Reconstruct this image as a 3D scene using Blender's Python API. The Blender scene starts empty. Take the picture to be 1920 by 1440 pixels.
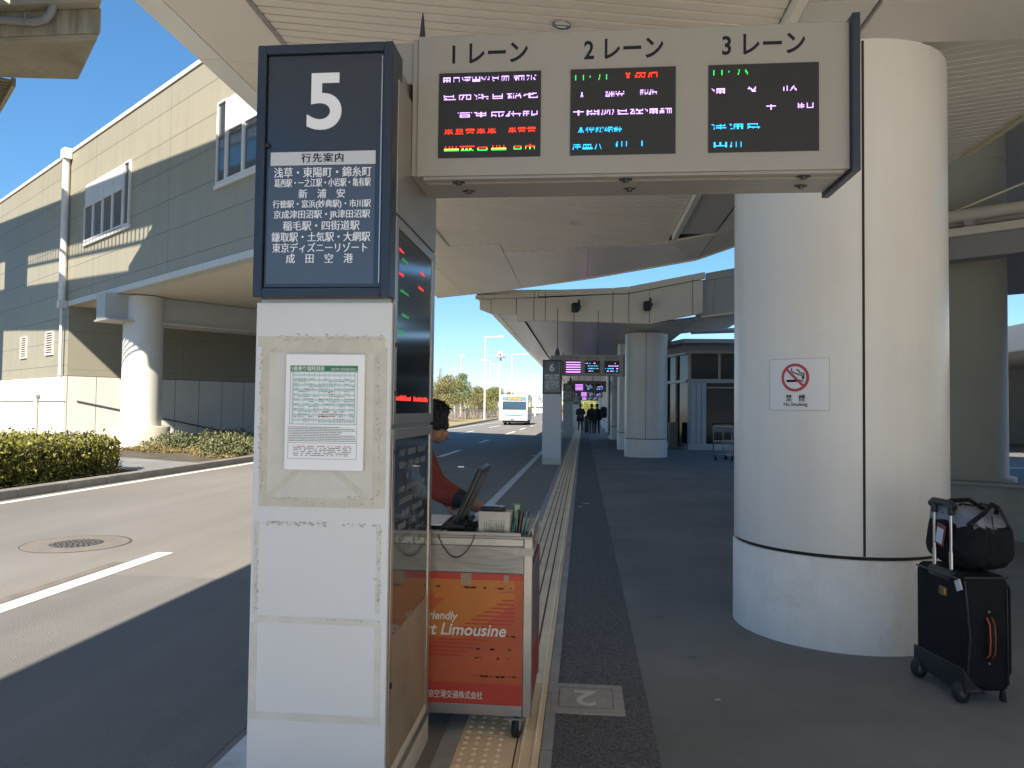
import bpy, bmesh, math, random
import numpy as np
from mathutils import Matrix, Vector, Euler
random.seed(7)
S = bpy.context.scene
COL = S.collection
R = math.radians

# ---------------------------------------------------------------- camera
FOC = 1400.0
def _camera():
    d = np.array([133.0, -49.0, FOC]); d /= np.linalg.norm(d)
    r = R(0.5)
    u = np.array([math.sin(r), math.cos(r), 0.0]); u = u - d * (u @ d); u /= np.linalg.norm(u)
    x = np.cross(u, d)
    if x[0] < 0: x = -x
    Rm = np.stack([x, d, u])                       # camera(x right, y up, z forward) -> world
    right, up, fwd = Rm[:, 0], Rm[:, 1], Rm[:, 2]
    M = Matrix(((right[0], up[0], -fwd[0], 0), (right[1], up[1], -fwd[1], 0), (right[2], up[2], -fwd[2], 1.35), (0, 0, 0, 1)))
    cd = bpy.data.cameras.new('camera'); co = bpy.data.objects.new('camera', cd); COL.objects.link(co)
    co.matrix_world = M
    cd.sensor_width = 36.0; cd.lens = FOC / 1920 * 36; cd.clip_start = 0.05; cd.clip_end = 3000
    S.camera = co
_camera()

# ---------------------------------------------------------------- light
SUNV = Vector((-0.105, -1.32, 1.0)).normalized()
SUN_EL = math.asin(SUNV.z)
SUN_AZ = math.atan2(SUNV.x, SUNV.y)               # clockwise from +Y
W = bpy.data.worlds.new('World'); S.world = W; W.use_nodes = True
nt = W.node_tree; nt.nodes.clear()
sky = nt.nodes.new('ShaderNodeTexSky'); sky.sky_type = 'NISHITA'; sky.sun_disc = False
sky.sun_elevation = SUN_EL; sky.sun_rotation = SUN_AZ
sky.altitude = 0; sky.air_density = 0.8; sky.dust_density = 0.0; sky.ozone_density = 5.5
bg = nt.nodes.new('ShaderNodeBackground'); bg.inputs['Strength'].default_value = 0.10
wo = nt.nodes.new('ShaderNodeOutputWorld')
hs = nt.nodes.new('ShaderNodeHueSaturation'); hs.inputs['Saturation'].default_value = 1.38; gm = nt.nodes.new('ShaderNodeGamma'); gm.inputs['Gamma'].default_value = 0.64
nt.links.new(sky.outputs[0], gm.inputs[0]); nt.links.new(gm.outputs[0], hs.inputs['Color']); nt.links.new(hs.outputs[0], bg.inputs[0]); nt.links.new(bg.outputs[0], wo.inputs[0])
sl = bpy.data.lights.new('sun', 'SUN'); sl.energy = 3.2; sl.angle = R(0.5); sl.color = (1.0, 0.89, 0.75)
so = bpy.data.objects.new('sun', sl); COL.objects.link(so)
so.rotation_euler = (-SUNV).to_track_quat('-Z', 'Y').to_euler(); so.location = (-10, -60, 60)
S.view_settings.view_transform = 'Standard'; S.view_settings.look = 'None'
S.view_settings.gamma = 1.0; S.view_settings.exposure = 1.75
S.cycles.use_denoising = True
S.cycles.max_bounces = 10; S.cycles.diffuse_bounces = 7; S.cycles.glossy_bounces = 4
S.cycles.sample_clamp_indirect = 6.0

# ---------------------------------------------------------------- materials
MATS = {}
def mat(name, col, rough=0.6, metal=0.0, var=0.0, scale=3.0, bump=0.0, bscale=80.0, emit=0.0, spec=0.5, stretch=(1, 1, 1), alpha=1.0, trans=0.0, coat=0.0, island=0.0, detail=4, col2=None, dirt=0.0, dscale=1.5, streak=0.0, sdir=(1.2, 0.03, 1), spots=0.0, spscale=3.0):
    if name in MATS: return MATS[name]
    m = bpy.data.materials.new(name); m.use_nodes = True
    t = m.node_tree; b = t.nodes['Principled BSDF']
    c4 = (col[0], col[1], col[2], 1)
    b.inputs['Base Color'].default_value = c4
    b.inputs['Roughness'].default_value = rough; b.inputs['Metallic'].default_value = metal
    b.inputs['Specular IOR Level'].default_value = spec
    b.inputs['Coat Weight'].default_value = coat; b.inputs['Coat Roughness'].default_value = 0.12
    b.inputs['Alpha'].default_value = alpha
    b.inputs['Transmission Weight'].default_value = trans
    if emit > 0:
        b.inputs['Emission Color'].default_value = c4; b.inputs['Emission Strength'].default_value = emit
    cur = None
    if var > 0 or bump > 0 or dirt > 0 or streak > 0 or spots > 0:
        tc = t.nodes.new('ShaderNodeTexCoord'); mp = t.nodes.new('ShaderNodeMapping')
        mp.inputs['Scale'].default_value = stretch
        t.links.new(tc.outputs['Object'], mp.inputs['Vector'])
    if var > 0:
        n = t.nodes.new('ShaderNodeTexNoise'); n.inputs['Scale'].default_value = scale; n.inputs['Detail'].default_value = detail; n.inputs['Roughness'].default_value = 0.6
        t.links.new(mp.outputs[0], n.inputs['Vector'])
        rp = t.nodes.new('ShaderNodeValToRGB')
        rp.color_ramp.elements[0].position = 0.3; rp.color_ramp.elements[1].position = 0.7
        lo = [max(0, x * (1 - var)) for x in col]; hi = [min(1, x * (1 + var)) for x in (col2 or col)]
        rp.color_ramp.elements[0].color = (*lo, 1); rp.color_ramp.elements[1].color = (*hi, 1)
        t.links.new(n.outputs['Fac'], rp.inputs[0]); cur = rp.outputs[0]
    if dirt > 0:
        n2 = t.nodes.new('ShaderNodeTexNoise'); n2.inputs['Scale'].default_value = dscale; n2.inputs['Detail'].default_value = 8; n2.inputs['Roughness'].default_value = 0.75
        t.links.new(mp.outputs[0], n2.inputs['Vector'])
        r2 = t.nodes.new('ShaderNodeValToRGB'); r2.color_ramp.elements[0].position = 0.5; r2.color_ramp.elements[1].position = 0.78
        r2.color_ramp.elements[0].color = (0, 0, 0, 1); r2.color_ramp.elements[1].color = (dirt, dirt, dirt, 1)
        t.links.new(n2.outputs['Fac'], r2.inputs[0])
        mx = t.nodes.new('ShaderNodeMixRGB')
        t.links.new(r2.outputs[0], mx.inputs[0])
        if cur: t.links.new(cur, mx.inputs[1])
        else: mx.inputs[1].default_value = c4
        mx.inputs[2].default_value = (col[0] * 0.45, col[1] * 0.42, col[2] * 0.36, 1); cur = mx.outputs[0]
    def times(fac_socket, lo, hi, p0, p1):
        r_ = t.nodes.new('ShaderNodeValToRGB'); r_.color_ramp.elements[0].position = p0; r_.color_ramp.elements[1].position = p1
        r_.color_ramp.elements[0].color = (lo, lo, lo, 1); r_.color_ramp.elements[1].color = (hi, hi, hi, 1)
        t.links.new(fac_socket, r_.inputs[0])
        x_ = t.nodes.new('ShaderNodeMixRGB'); x_.blend_type = 'MULTIPLY'; x_.inputs[0].default_value = 1
        if cur: t.links.new(cur, x_.inputs[1])
        else: x_.inputs[1].default_value = c4
        t.links.new(r_.outputs[0], x_.inputs[2]); return x_.outputs[0]
    if streak > 0:      # long marks: tyre tracks on a road, rain runs on a wall
        m2 = t.nodes.new('ShaderNodeMapping'); m2.inputs['Scale'].default_value = sdir; t.links.new(tc.outputs['Object'], m2.inputs['Vector'])
        n4 = t.nodes.new('ShaderNodeTexNoise'); n4.inputs['Scale'].default_value = 1.0; n4.inputs['Detail'].default_value = 5; n4.inputs['Roughness'].default_value = 0.65
        t.links.new(m2.outputs[0], n4.inputs['Vector']); cur = times(n4.outputs['Fac'], 1 - streak, 1 + streak * .6, 0.32, 0.68)
    if spots > 0:       # scattered round stains and trodden gum
        vo = t.nodes.new('ShaderNodeTexVoronoi'); vo.inputs['Scale'].default_value = spscale; t.links.new(mp.outputs[0], vo.inputs['Vector'])
        cur = times(vo.outputs['Distance'], 1 - spots, 1.0, 0.035, 0.085)
    if island > 0:
        g = t.nodes.new('ShaderNodeNewGeometry'); r3 = t.nodes.new('ShaderNodeValToRGB')
        lo = [x * (1 - island) for x in col]; hi = [min(1, x * (1 + island)) for x in (col2 or col)]
        r3.color_ramp.elements[0].color = (*lo, 1); r3.color_ramp.elements[1].color = (*hi, 1)
        t.links.new(g.outputs['Random Per Island'], r3.inputs[0]); cur = r3.outputs[0]
    if cur: t.links.new(cur, b.inputs['Base Color'])
    if bump > 0:
        n3 = t.nodes.new('ShaderNodeTexNoise'); n3.inputs['Scale'].default_value = bscale; n3.inputs['Detail'].default_value = 3
        t.links.new(mp.outputs[0], n3.inputs['Vector'])
        bp = t.nodes.new('ShaderNodeBump'); bp.inputs['Strength'].default_value = bump; bp.inputs['Distance'].default_value = 0.02
        t.links.new(n3.outputs['Fac'], bp.inputs['Height']); t.links.new(bp.outputs[0], b.inputs['Normal'])
    MATS[name] = m
    return m

def seam_mat(name, col, xs=(), zs=(), xper=0, zper=0, wid=0.012, line=(0.12, 0.12, 0.12), rough=0.4, var=0.04, metal=0.0, axis_a='X', axis_b='Z', coat=0.0, tint=0.05, zoff=0.0, xoff=0.0, dirt=0.0, streak=0.0):
    """cladding whose panel joints follow a regular grid in the object's own coordinates"""
    m = mat(name, col, rough=rough, var=var, scale=0.9, metal=metal, coat=coat, dirt=dirt, dscale=0.8, streak=streak, sdir=(3.5, 3.5, 0.22))
    t = m.node_tree; b = t.nodes['Principled BSDF']
    base = b.inputs['Base Color'].links[0].from_socket
    tc = t.nodes.new('ShaderNodeTexCoord'); sx = t.nodes.new('ShaderNodeSeparateXYZ'); t.links.new(tc.outputs['Object'], sx.inputs[0])
    def M(op, a, bb=None):
        n = t.nodes.new('ShaderNodeMath'); n.operation = op
        for i, v in enumerate((a, bb)):
            if v is None: continue
            if isinstance(v, (int, float)): n.inputs[i].default_value = v
            else: t.links.new(v, n.inputs[i])
        return n.outputs[0]
    mask = None
    ids = []
    for ax, per, off in ((axis_a, xper, xoff), (axis_b, zper, zoff)):
        if not per: continue
        q = M('DIVIDE', M('SUBTRACT', sx.outputs[ax], off), per)
        f = M('FRACT', q); ids.append(M('FLOOR', q))
        l = M('LESS_THAN', f, wid / per)
        mask = l if mask is None else M('MAXIMUM', mask, l)
    if len(ids) == 1: ids.append(0.0)
    wn = t.nodes.new('ShaderNodeTexWhiteNoise'); wn.noise_dimensions = '2D'
    cb = t.nodes.new('ShaderNodeCombineXYZ')
    for i, v in enumerate(ids):
        if isinstance(v, float): cb.inputs[i].default_value = v
        else: t.links.new(v, cb.inputs[i])
    t.links.new(cb.outputs[0], wn.inputs['Vector'])
    br = M('ADD', 1 - tint, M('MULTIPLY', wn.outputs['Value'], 2 * tint))
    mm = t.nodes.new('ShaderNodeMixRGB'); mm.blend_type = 'MULTIPLY'; mm.inputs[0].default_value = 1
    cc = t.nodes.new('ShaderNodeCombineXYZ')
    for i in range(3): t.links.new(br, cc.inputs[i])
    t.links.new(base, mm.inputs[1]); t.links.new(cc.outputs[0], mm.inputs[2])
    mx = t.nodes.new('ShaderNodeMixRGB'); t.links.new(mask, mx.inputs[0]); t.links.new(mm.outputs[0], mx.inputs[1]); mx.inputs[2].default_value = (*line, 1)
    t.links.new(mx.outputs[0], b.inputs['Base Color'])
    return m

# ---------------------------------------------------------------- mesh builder
class MB:
    def __init__(s): s.v = []; s.f = []; s.m = []; s.s = []; s.M = None
    def at(s, M): s.M = M; return s
    def _add(s, vs, fs, m=0, smooth=False):
        o = len(s.v)
        if s.M is not None: vs = [s.M @ Vector(v) for v in vs]
        s.v += [tuple(v) for v in vs]
        for f in fs: s.f.append([o + i for i in f]); s.m.append(m); s.s.append(smooth)
        return s
    def box(s, x0, x1, y0, y1, z0, z1, m=0):
        if x0 > x1: x0, x1 = x1, x0
        if y0 > y1: y0, y1 = y1, y0
        if z0 > z1: z0, z1 = z1, z0
        v = [(x0, y0, z0), (x1, y0, z0), (x1, y1, z0), (x0, y1, z0), (x0, y0, z1), (x1, y0, z1), (x1, y1, z1), (x0, y1, z1)]
        return s._add(v, [(0, 3, 2, 1), (4, 5, 6, 7), (0, 1, 5, 4), (1, 2, 6, 5), (2, 3, 7, 6), (3, 0, 4, 7)], m)
    def prism(s, poly, a0, a1, plane='xy', m=0):
        """poly swept from a0 to a1 along the third axis"""
        def P(p, a):
            return {'xy': (p[0], p[1], a), 'xz': (p[0], a, p[1]), 'yz': (a, p[0], p[1])}[plane]
        n = len(poly); area = sum(poly[i][0] * poly[(i + 1) % n][1] - poly[(i + 1) % n][0] * poly[i][1] for i in range(n))
        if area < 0: poly = poly[::-1]
        v = [P(p, a0) for p in poly] + [P(p, a1) for p in poly]
        flip = (plane == 'xz') != (a1 < a0)
        fs = [list(range(n))[::-1], list(range(n, 2 * n))] + [(i, (i + 1) % n, n + (i + 1) % n, n + i) for i in range(n)]
        if flip: fs = [list(f)[::-1] for f in fs]
        return s._add(v, fs, m)
    def hexa(s, b, t, m=0):
        """bottom quad b and top quad t, same order"""
        return s._add(list(b) + list(t), [(0, 3, 2, 1), (4, 5, 6, 7), (0, 1, 5, 4), (1, 2, 6, 5), (2, 3, 7, 6), (3, 0, 4, 7)], m)
    def quad(s, *p, m=0): return s._add(p, [tuple(range(len(p)))], m)
    def lathe(s, prof, n=32, c=(0, 0), m=0, smooth=True, ex=1.0, ey=1.0, cap=True):
        v = []; f = []
        for r, z in prof:
            for i in range(n):
                a = 2 * math.pi * i / n; v.append((c[0] + r * ex * math.cos(a), c[1] + r * ey * math.sin(a), z))
        for k in range(len(prof) - 1):
            for i in range(n):
                j = (i + 1) % n; f.append((k * n + i, k * n + j, (k + 1) * n + j, (k + 1) * n + i))
        s._add(v, f, m, smooth)
        if cap:
            o = []
            for k in (0, len(prof) - 1):
                r, z = prof[k]
                if r < 1e-5: continue
                vv = [(c[0] + r * ex * math.cos(2 * math.pi * i / n), c[1] + r * ey * math.sin(2 * math.pi * i / n), z) for i in range(n)]
                s._add(vv, [tuple(range(n))[::-1] if k == 0 else tuple(range(n))], m)
        return s
    def tube(s, pts, r, n=10, m=0, closed=False, smooth=True):
        pts = [Vector(p) for p in pts]; L = len(pts); v = []; f = []
        rr = r if isinstance(r, (list, tuple)) else [r] * L
        up = None
        for k in range(L):
            if closed: d = pts[(k + 1) % L] - pts[k - 1]
            else: d = pts[min(k + 1, L - 1)] - pts[max(k - 1, 0)]
            d.normalize()
            if up is None:
                up = Vector((0, 0, 1)) if abs(d.z) < 0.9 else Vector((0, 1, 0))
            a = d.cross(up)
            if a.length < 1e-4: a = d.cross(Vector((1, 0, 0)))
            a.normalize(); b = a.cross(d); up = b
            for i in range(n):
                t = 2 * math.pi * i / n; v.append(pts[k] + (a * math.cos(t) + b * math.sin(t)) * rr[k])
        for k in range(L if closed else L - 1):
            k2 = (k + 1) % L
            for i in range(n):
                j = (i + 1) % n; f.append((k * n + i, k * n + j, k2 * n + j, k2 * n + i))
        s._add(v, f, m, smooth)
        if not closed:
            s._add(v[:n], [tuple(range(n))], m); s._add(v[-n:], [tuple(range(n))[::-1]], m)
        return s
    def ell(s, c, r, n=16, k=10, m=0):
        v = [(c[0], c[1], c[2] - r[2])]; f = []
        for a in range(1, k):
            t = math.pi * a / k - math.pi / 2
            for i in range(n):
                p = 2 * math.pi * i / n; v.append((c[0] + r[0] * math.cos(t) * math.cos(p), c[1] + r[1] * math.cos(t) * math.sin(p), c[2] + r[2] * math.sin(t)))
        v.append((c[0], c[1], c[2] + r[2])); e = len(v) - 1
        for i in range(n):
            j = (i + 1) % n; f.append((0, 1 + j, 1 + i)); f.append((e, e - n + i, e - n + j))
            for a in range(k - 2):
                f.append((1 + a * n + i, 1 + a * n + j, 1 + (a + 1) * n + j, 1 + (a + 1) * n + i))
        return s._add(v, f, m, True)
    def rbox(s, x0, x1, y0, y1, z0, z1, r, m=0, seg=3):
        """box with rounded vertical edges and softly rounded top and bottom"""
        def ring(ins, z):
            out = []
            rr = max(r - ins, 0.001)
            for cx, cy, a0 in ((x1 - r, y1 - r, 0), (x0 + r, y1 - r, 90), (x0 + r, y0 + r, 180), (x1 - r, y0 + r, 270)):
                for k in range(seg + 1):
                    a = R(a0 + 90 * k / seg); out.append((cx + rr * math.cos(a), cy + rr * math.sin(a), z))
            return out
        rings = []
        q = min(r, (z1 - z0) / 2.01)
        for k in range(seg + 1):
            a = R(90 * k / seg); rings.append(ring(q * (1 - math.sin(a)), z0 + q * (1 - math.cos(a))))
        for k in range(seg, -1, -1):
            a = R(90 * k / seg); rings.append(ring(q * (1 - math.sin(a)), z1 - q * (1 - math.cos(a))))
        n = len(rings[0]); v = [p for g in rings for p in g]; f = []
        for k in range(len(rings) - 1):
            for i in range(n):
                j = (i + 1) % n; f.append((k * n + i, k * n + j, (k + 1) * n + j, (k + 1) * n + i))
        f.append(tuple(range(n))[::-1]); f.append(tuple(range(len(v) - n, len(v))))
        return s._add(v, f, m, True)
    def mesh(s, name):
        me = bpy.data.meshes.new(name); me.from_pydata(s.v, [], s.f)
        me.polygons.foreach_set('material_index', s.m); me.polygons.foreach_set('use_smooth', s.s)
        me.update(); return me
    def build(s, name, mats, parent=None, bevel=0.0, seg=2):
        me = s.mesh(name)
        for m in (mats if isinstance(mats, (list, tuple)) else [mats]): me.materials.append(m)
        return put(name, me, parent, bevel, seg)

def put(name, me, parent=None, bevel=0.0, seg=2):
    o = bpy.data.objects.new(name, me); COL.objects.link(o)
    if parent: o.parent = parent
    if bevel > 0:
        b = o.modifiers.new('bevel', 'BEVEL'); b.width = bevel; b.segments = seg; b.limit_method = 'ANGLE'; b.angle_limit = R(40)
        b.harden_normals = False
    return o
def tag(o, label=None, cat=None, group=None, kind=None):
    if label: o['label'] = label
    if cat: o['category'] = cat
    if group: o['group'] = group
    if kind: o['kind'] = kind
    return o
def thing(name, label, cat, loc=(0, 0, 0), rz=0.0, group=None):
    o = bpy.data.objects.new(name, None); COL.objects.link(o); o.location = loc; o.rotation_euler = (0, 0, rz)
    o.empty_display_size = 0.2
    return tag(o, label, cat, group)
def struct(o): o['kind'] = 'structure'; return o

# ---------------------------------------------------------------- lettering
_txt = {}
def glyphs(s, bold=0.0, shear=0.0, spacing=1.0):
    k = (s, bold, shear, spacing)
    if k in _txt: return _txt[k]
    c = bpy.data.curves.new('lettering', 'FONT'); c.body = s; c.size = 1; c.offset = bold; c.shear = shear; c.extrude = 0.004; c.resolution_u = 8 if len(s) < 4 else 3; c.space_character = spacing
    o = bpy.data.objects.new('lettering', c); COL.objects.link(o)
    dg = bpy.context.evaluated_depsgraph_get(); me = bpy.data.meshes.new_from_object(o.evaluated_get(dg))
    v = [tuple(p.co) for p in me.vertices]; f = [list(p.vertices) for p in me.polygons]
    bpy.data.objects.remove(o); bpy.data.meshes.remove(me); bpy.data.curves.remove(c)
    _txt[k] = (v, f); return v, f
def letter(mb, s, a0, a1, b0, b1, depth, face='-y', m=0, bold=0.0, shear=0.0, spacing=1.0, keep=False, twice=0.0):
    """write s into the rectangle a0..a1 x b0..b1 on a face at the given depth"""
    if twice:      # a heavier weight: the same word again, a hair to the side
        letter(mb, s, a0 + twice, a1 + twice, b0, b1, depth - .0002 if face == '-y' else depth, face, m, bold, shear, spacing)
    v, f = glyphs(s, bold, shear, spacing)
    if not v: return mb
    xs = [p[0] for p in v]; ys = [p[1] for p in v]
    sx = (a1 - a0) / (max(xs) - min(xs)); sy = (b1 - b0) / max(1e-6, (max(ys) - min(ys)))
    if keep:
        sy = sx = min(sx, sy)
    x_, y_ = min(xs), min(ys); out = []
    for p in v:
        a = a0 + (p[0] - x_) * sx; b = b0 + (p[1] - y_) * sy; d = 0.0006 if p[2] > 0 else -0.0002
        if face == '-y': out.append((a, depth - d, b))
        elif face == '+x': out.append((depth + d, a, b))
        elif face == 'up180': out.append((-a, -b, depth + d))
        elif face == 'up': out.append((a, b, depth + d))
    ff = [g[::-1] for g in f] if face == '-y' and False else f
    return mb._add(out, ff, m)
_ras = {}
def raster(ch):
    """16 x 16 dot pattern of one character"""
    if ch in _ras: return _ras[ch]
    v, f = glyphs(ch); g = np.zeros((16, 16), bool)
    if v:
        P = np.array(v)[:, :2]; xs = (np.arange(16) + 0.5) / 16; ys = 0.88 - (np.arange(16) + 0.5) / 16
        w = P[:, 0].max() - P[:, 0].min()
        X, Y = np.meshgrid(xs, ys)
        for q in f:
            for i in range(1, len(q) - 1):
                a, b, c = P[q[0]], P[q[i]], P[q[i + 1]]
                d = (b[1] - c[1]) * (a[0] - c[0]) + (c[0] - b[0]) * (a[1] - c[1])
                if abs(d) < 1e-9: continue
                l1 = ((b[1] - c[1]) * (X - c[0]) + (c[0] - b[0]) * (Y - c[1])) / d
                l2 = ((c[1] - a[1]) * (X - c[0]) + (a[0] - c[0]) * (Y - c[1])) / d
                g |= (l1 >= -0.02) & (l2 >= -0.02) & (l1 + l2 <= 1.02)
    _ras[ch] = g; return g

# ---------------------------------------------------------------- bodies
def skin(joints, bones, root, sub=2):
    """one continuous surface grown round a skeleton; returns (verts, faces, nearest bone of each face)"""
    names = list(joints); idx = {n: i for i, n in enumerate(names)}
    me = bpy.data.meshes.new('skeleton'); me.from_pydata([joints[n][0] for n in names], [(idx[a], idx[b]) for a, b in bones], [])
    o = bpy.data.objects.new('skeleton', me); COL.objects.link(o)
    md = o.modifiers.new('skin', 'SKIN'); md.use_smooth_shade = True
    if not me.skin_vertices: me.skin_vertices.new()
    for n in names:
        sv = me.skin_vertices[0].data[idx[n]]; r = joints[n][1]
        sv.radius = (r, r) if not isinstance(r, tuple) else r; sv.use_root = (n == root)
    sb = o.modifiers.new('sub', 'SUBSURF'); sb.levels = sub; sb.render_levels = sub
    dg = bpy.context.evaluated_depsgraph_get(); dg.update()
    e = bpy.data.meshes.new_from_object(o.evaluated_get(dg))
    V = [tuple(p.co) for p in e.vertices]; F = [list(p.vertices) for p in e.polygons]
    bpy.data.objects.remove(o); bpy.data.meshes.remove(me); bpy.data.meshes.remove(e)
    A = np.array([joints[a][0] for a, b in bones]); B = np.array([joints[b][0] for a, b in bones]); Vn = np.array(V)
    near = []
    for f in F:
        c = Vn[f].mean(0); d = B - A; t = np.clip(((c - A) * d).sum(1) / np.maximum((d * d).sum(1), 1e-9), 0, 1)
        near.append(int(np.argmin(np.linalg.norm(A + d * t[:, None] - c, axis=1))))
    return V, F, near

def leaves(n, inside, size, rnd, flat=0.0):
    """n small folded leaf clusters at points given by inside()"""
    mb = MB()
    for _ in range(n):
        p = Vector(inside()); s = size * rnd.uniform(0.6, 1.3)
        q = Euler((rnd.uniform(0, 6.3), rnd.uniform(0, 6.3), rnd.uniform(0, 6.3))).to_matrix()
        if flat and rnd.random() < flat: q = Euler((rnd.uniform(-0.6, 0.6), rnd.uniform(-0.6, 0.6), rnd.uniform(0, 6.3))).to_matrix()
        v = [(-s, 0, 0), (0, -s * 0.45, s * 0.12), (s, 0, 0), (0, s * 0.45, s * 0.12)]
        mb._add([p + q @ Vector(c) for c in v], [(0, 1, 2, 3)])
    return mb
# ================================================================ SETTING
asphalt_road = mat('road_asphalt', (0.235, 0.224, 0.205), rough=0.85, var=0.14, scale=0.35, bump=0.5, bscale=160, dirt=0.3, dscale=0.3, stretch=(1, 0.35, 1), streak=0.09, sdir=(1.6, 0.05, 1))
asphalt_new = mat('road_patch_asphalt', (0.20, 0.195, 0.185), rough=0.85, var=0.12, scale=0.6, bump=0.5, bscale=160, streak=0.12, sdir=(2.0, 0.08, 1), spots=0.25, spscale=1.3)
asphalt_smooth = mat('walkway_asphalt', (0.185, 0.195, 0.205), rough=0.75, var=0.22, scale=0.7, bump=0.35, bscale=220, dirt=0.4, dscale=0.9, streak=0.06, sdir=(1.6, 0.5, 1), spots=0.3, spscale=2.2)
def coarse_asphalt():
    m = mat('coarse_asphalt', (0.08, 0.082, 0.086), rough=0.75, bump=1.0, bscale=95, var=0.2, scale=1.2)
    t = m.node_tree; b = t.nodes['Principled BSDF']
    tc = t.nodes.new('ShaderNodeTexCoord'); vo = t.nodes.new('ShaderNodeTexVoronoi'); vo.inputs['Scale'].default_value = 110
    t.links.new(tc.outputs['Object'], vo.inputs['Vector'])
    rp = t.nodes.new('ShaderNodeValToRGB'); rp.color_ramp.elements[0].color = (0.04, 0.042, 0.046, 1); rp.color_ramp.elements[1].color = (0.25, 0.255, 0.265, 1)
    t.links.new(vo.outputs['Color'], rp.inputs[0])
    old = b.inputs['Base Color'].links[0].from_socket
    mx = t.nodes.new('ShaderNodeMixRGB'); mx.inputs[0].default_value = 0.75
    t.links.new(old, mx.inputs[1]); t.links.new(rp.outputs[0], mx.inputs[2]); t.links.new(mx.outputs[0], b.inputs['Base Color'])
    return m
asphalt_coarse = coarse_asphalt()
concrete = mat('concrete', (0.30, 0.29, 0.265), rough=0.85, var=0.15, scale=2.5, bump=0.3, bscale=60, dirt=0.35, dscale=2.0)
kerb_stone = mat('kerb_stone', (0.25, 0.24, 0.215), rough=0.85, var=0.2, scale=2.0, bump=0.3, bscale=70, dirt=0.4, dscale=3.0)
kerb_flush = mat('flush_kerb', (0.36, 0.37, 0.37), rough=0.8, var=0.18, scale=4, bump=0.3, bscale=60, dirt=0.45, dscale=3)
line_paint = mat('line_paint', (0.80, 0.79, 0.75), rough=0.6, var=0.06, scale=6, bump=0.2, bscale=90)
worn_paint = mat('worn_line_paint', (0.62, 0.64, 0.66), rough=0.65, var=0.18, scale=5, dirt=0.6, dscale=6)
soil = mat('soil', (0.10, 0.085, 0.06), rough=0.95, var=0.35, scale=3, bump=0.6, bscale=30)
dry_grass = mat('dry_grass', (0.36, 0.29, 0.13), rough=0.95, var=0.25, scale=4, bump=0.6, bscale=40)
field = mat('ground_cover', (0.16, 0.15, 0.11), rough=0.95, var=0.3, scale=0.1)

g = MB().box(-900, 900, -500, 1500, -1.0, -0.03).build('ground', field); struct(g)
road = MB().box(-30, -0.53, -60, 46, -0.4, 0.0).box(-40, -0.53, 46, 330, -0.4, 0.0)
road = struct(road.build('road', asphalt_road))
def on_road(name, mb, m, h=None): return struct(mb.build(name, m, road))
rl = MB()
def dash(x, y0, y1, w=0.15): return MB().box(x - w, x, y0, y1, 0.0, 0.004)
for k, (x, y0, y1) in enumerate([(-3.715, 2.2, 6.55), (-3.80, 11.8, 15.2), (-3.90, 20.6, 24.0), (-4.02, 29.7, 32.6), (-4.05, 40.2, 45.4), (-4.1, 50, 54.5), (-4.1, 60, 64), (-6.55, 40.1, 45.3), (-6.7, 54.2, 61), (-6.8, 71, 77), (-4.1, 76, 82)]):
    on_road('lane_dash', dash(x, y0, y1), line_paint)
on_road('edge_line', MB().quad((-7.86, -30, 0.004), (-7.72, -30, 0.004), (-7.72, 30, 0.004), (-7.86, 30, 0.004)).quad((-7.86, 30.01, 0.004), (-7.72, 30.01, 0.004), (-8.65, 47, 0.004), (-8.8, 47, 0.004)).quad((-8.8, 47.01, 0.004), (-8.65, 47.01, 0.004), (-8.7, 120, 0.004), (-8.86, 120, 0.004)), line_paint)
bay = MB()
y = -6.0; rb = random.Random(3)
while y < 62:
    L = rb.uniform(0.9, 1.5); bay.box(-1.362, -1.235, y, y + L - 0.03, 0, 0.004); y += L
on_road('bay_line', bay, worn_paint)
on_road('cross_line', MB().box(-1.50, -1.362, 21.9, 22.05, 0, 0.0045), worn_paint)
on_road('road_patch', MB().box(-3.70, -1.40, -10, 5.62, -0.001, 0.0025), asphalt_new)
on_road('joint_strip', MB().box(-3.73, -2.86, 5.62, 5.635, 0, 0.003).box(-3.99, -3.90, -8, 6.1, 0, 0.0022), mat('joint_bitumen', (0.19, 0.17, 0.145), rough=0.8, var=0.2, scale=5))
on_road('red_paving', MB().box(-10.5, -0.6, 190, 330, 0, 0.006), mat('red_paving', (0.42, 0.10, 0.08), rough=0.9, var=0.1))

walk = MB().box(0.31, 60, -60, 8.0, -0.3, 0.0).box(0.31, 26, 8.0, 330, -0.3, 0.0)
walk = struct(walk.build('walkway', asphalt_smooth))
struct(MB().box(0.33, 30, -60, 1.9, -.3, 0.012).box(-1.2, .33, -60, -1.6, -.3, .012).build('bounce_ground', mat('bounce_paving', (0.74, 0.69, 0.60), rough=0.8, var=0.1, scale=1)))  # unseen ground behind the camera, made pale to throw sunlight up under the canopy
struct(MB().box(-0.109, 0.31, -60, 330, -0.3, 0.0015).build('walkway_strip', asphalt_coarse))
kb = MB(); y = -8.0
rb = random.Random(5)
while y < 150:
    L = 0.6 if y < 30 else 3.0
    kb.box(-0.56, -0.488, y, y + L - 0.008, -0.2, 0.006); kb.box(-0.154, -0.109, y + 0.2, y + L + 0.192, -0.2, 0.006); y += L
struct(kb.build('flush_kerb', kerb_flush))
ld = MB().box(-0.53, -0.40, 1.0, 3.45, -0.3, 0.0008).build('drain_strip', asphalt_coarse); struct(ld)

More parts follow.
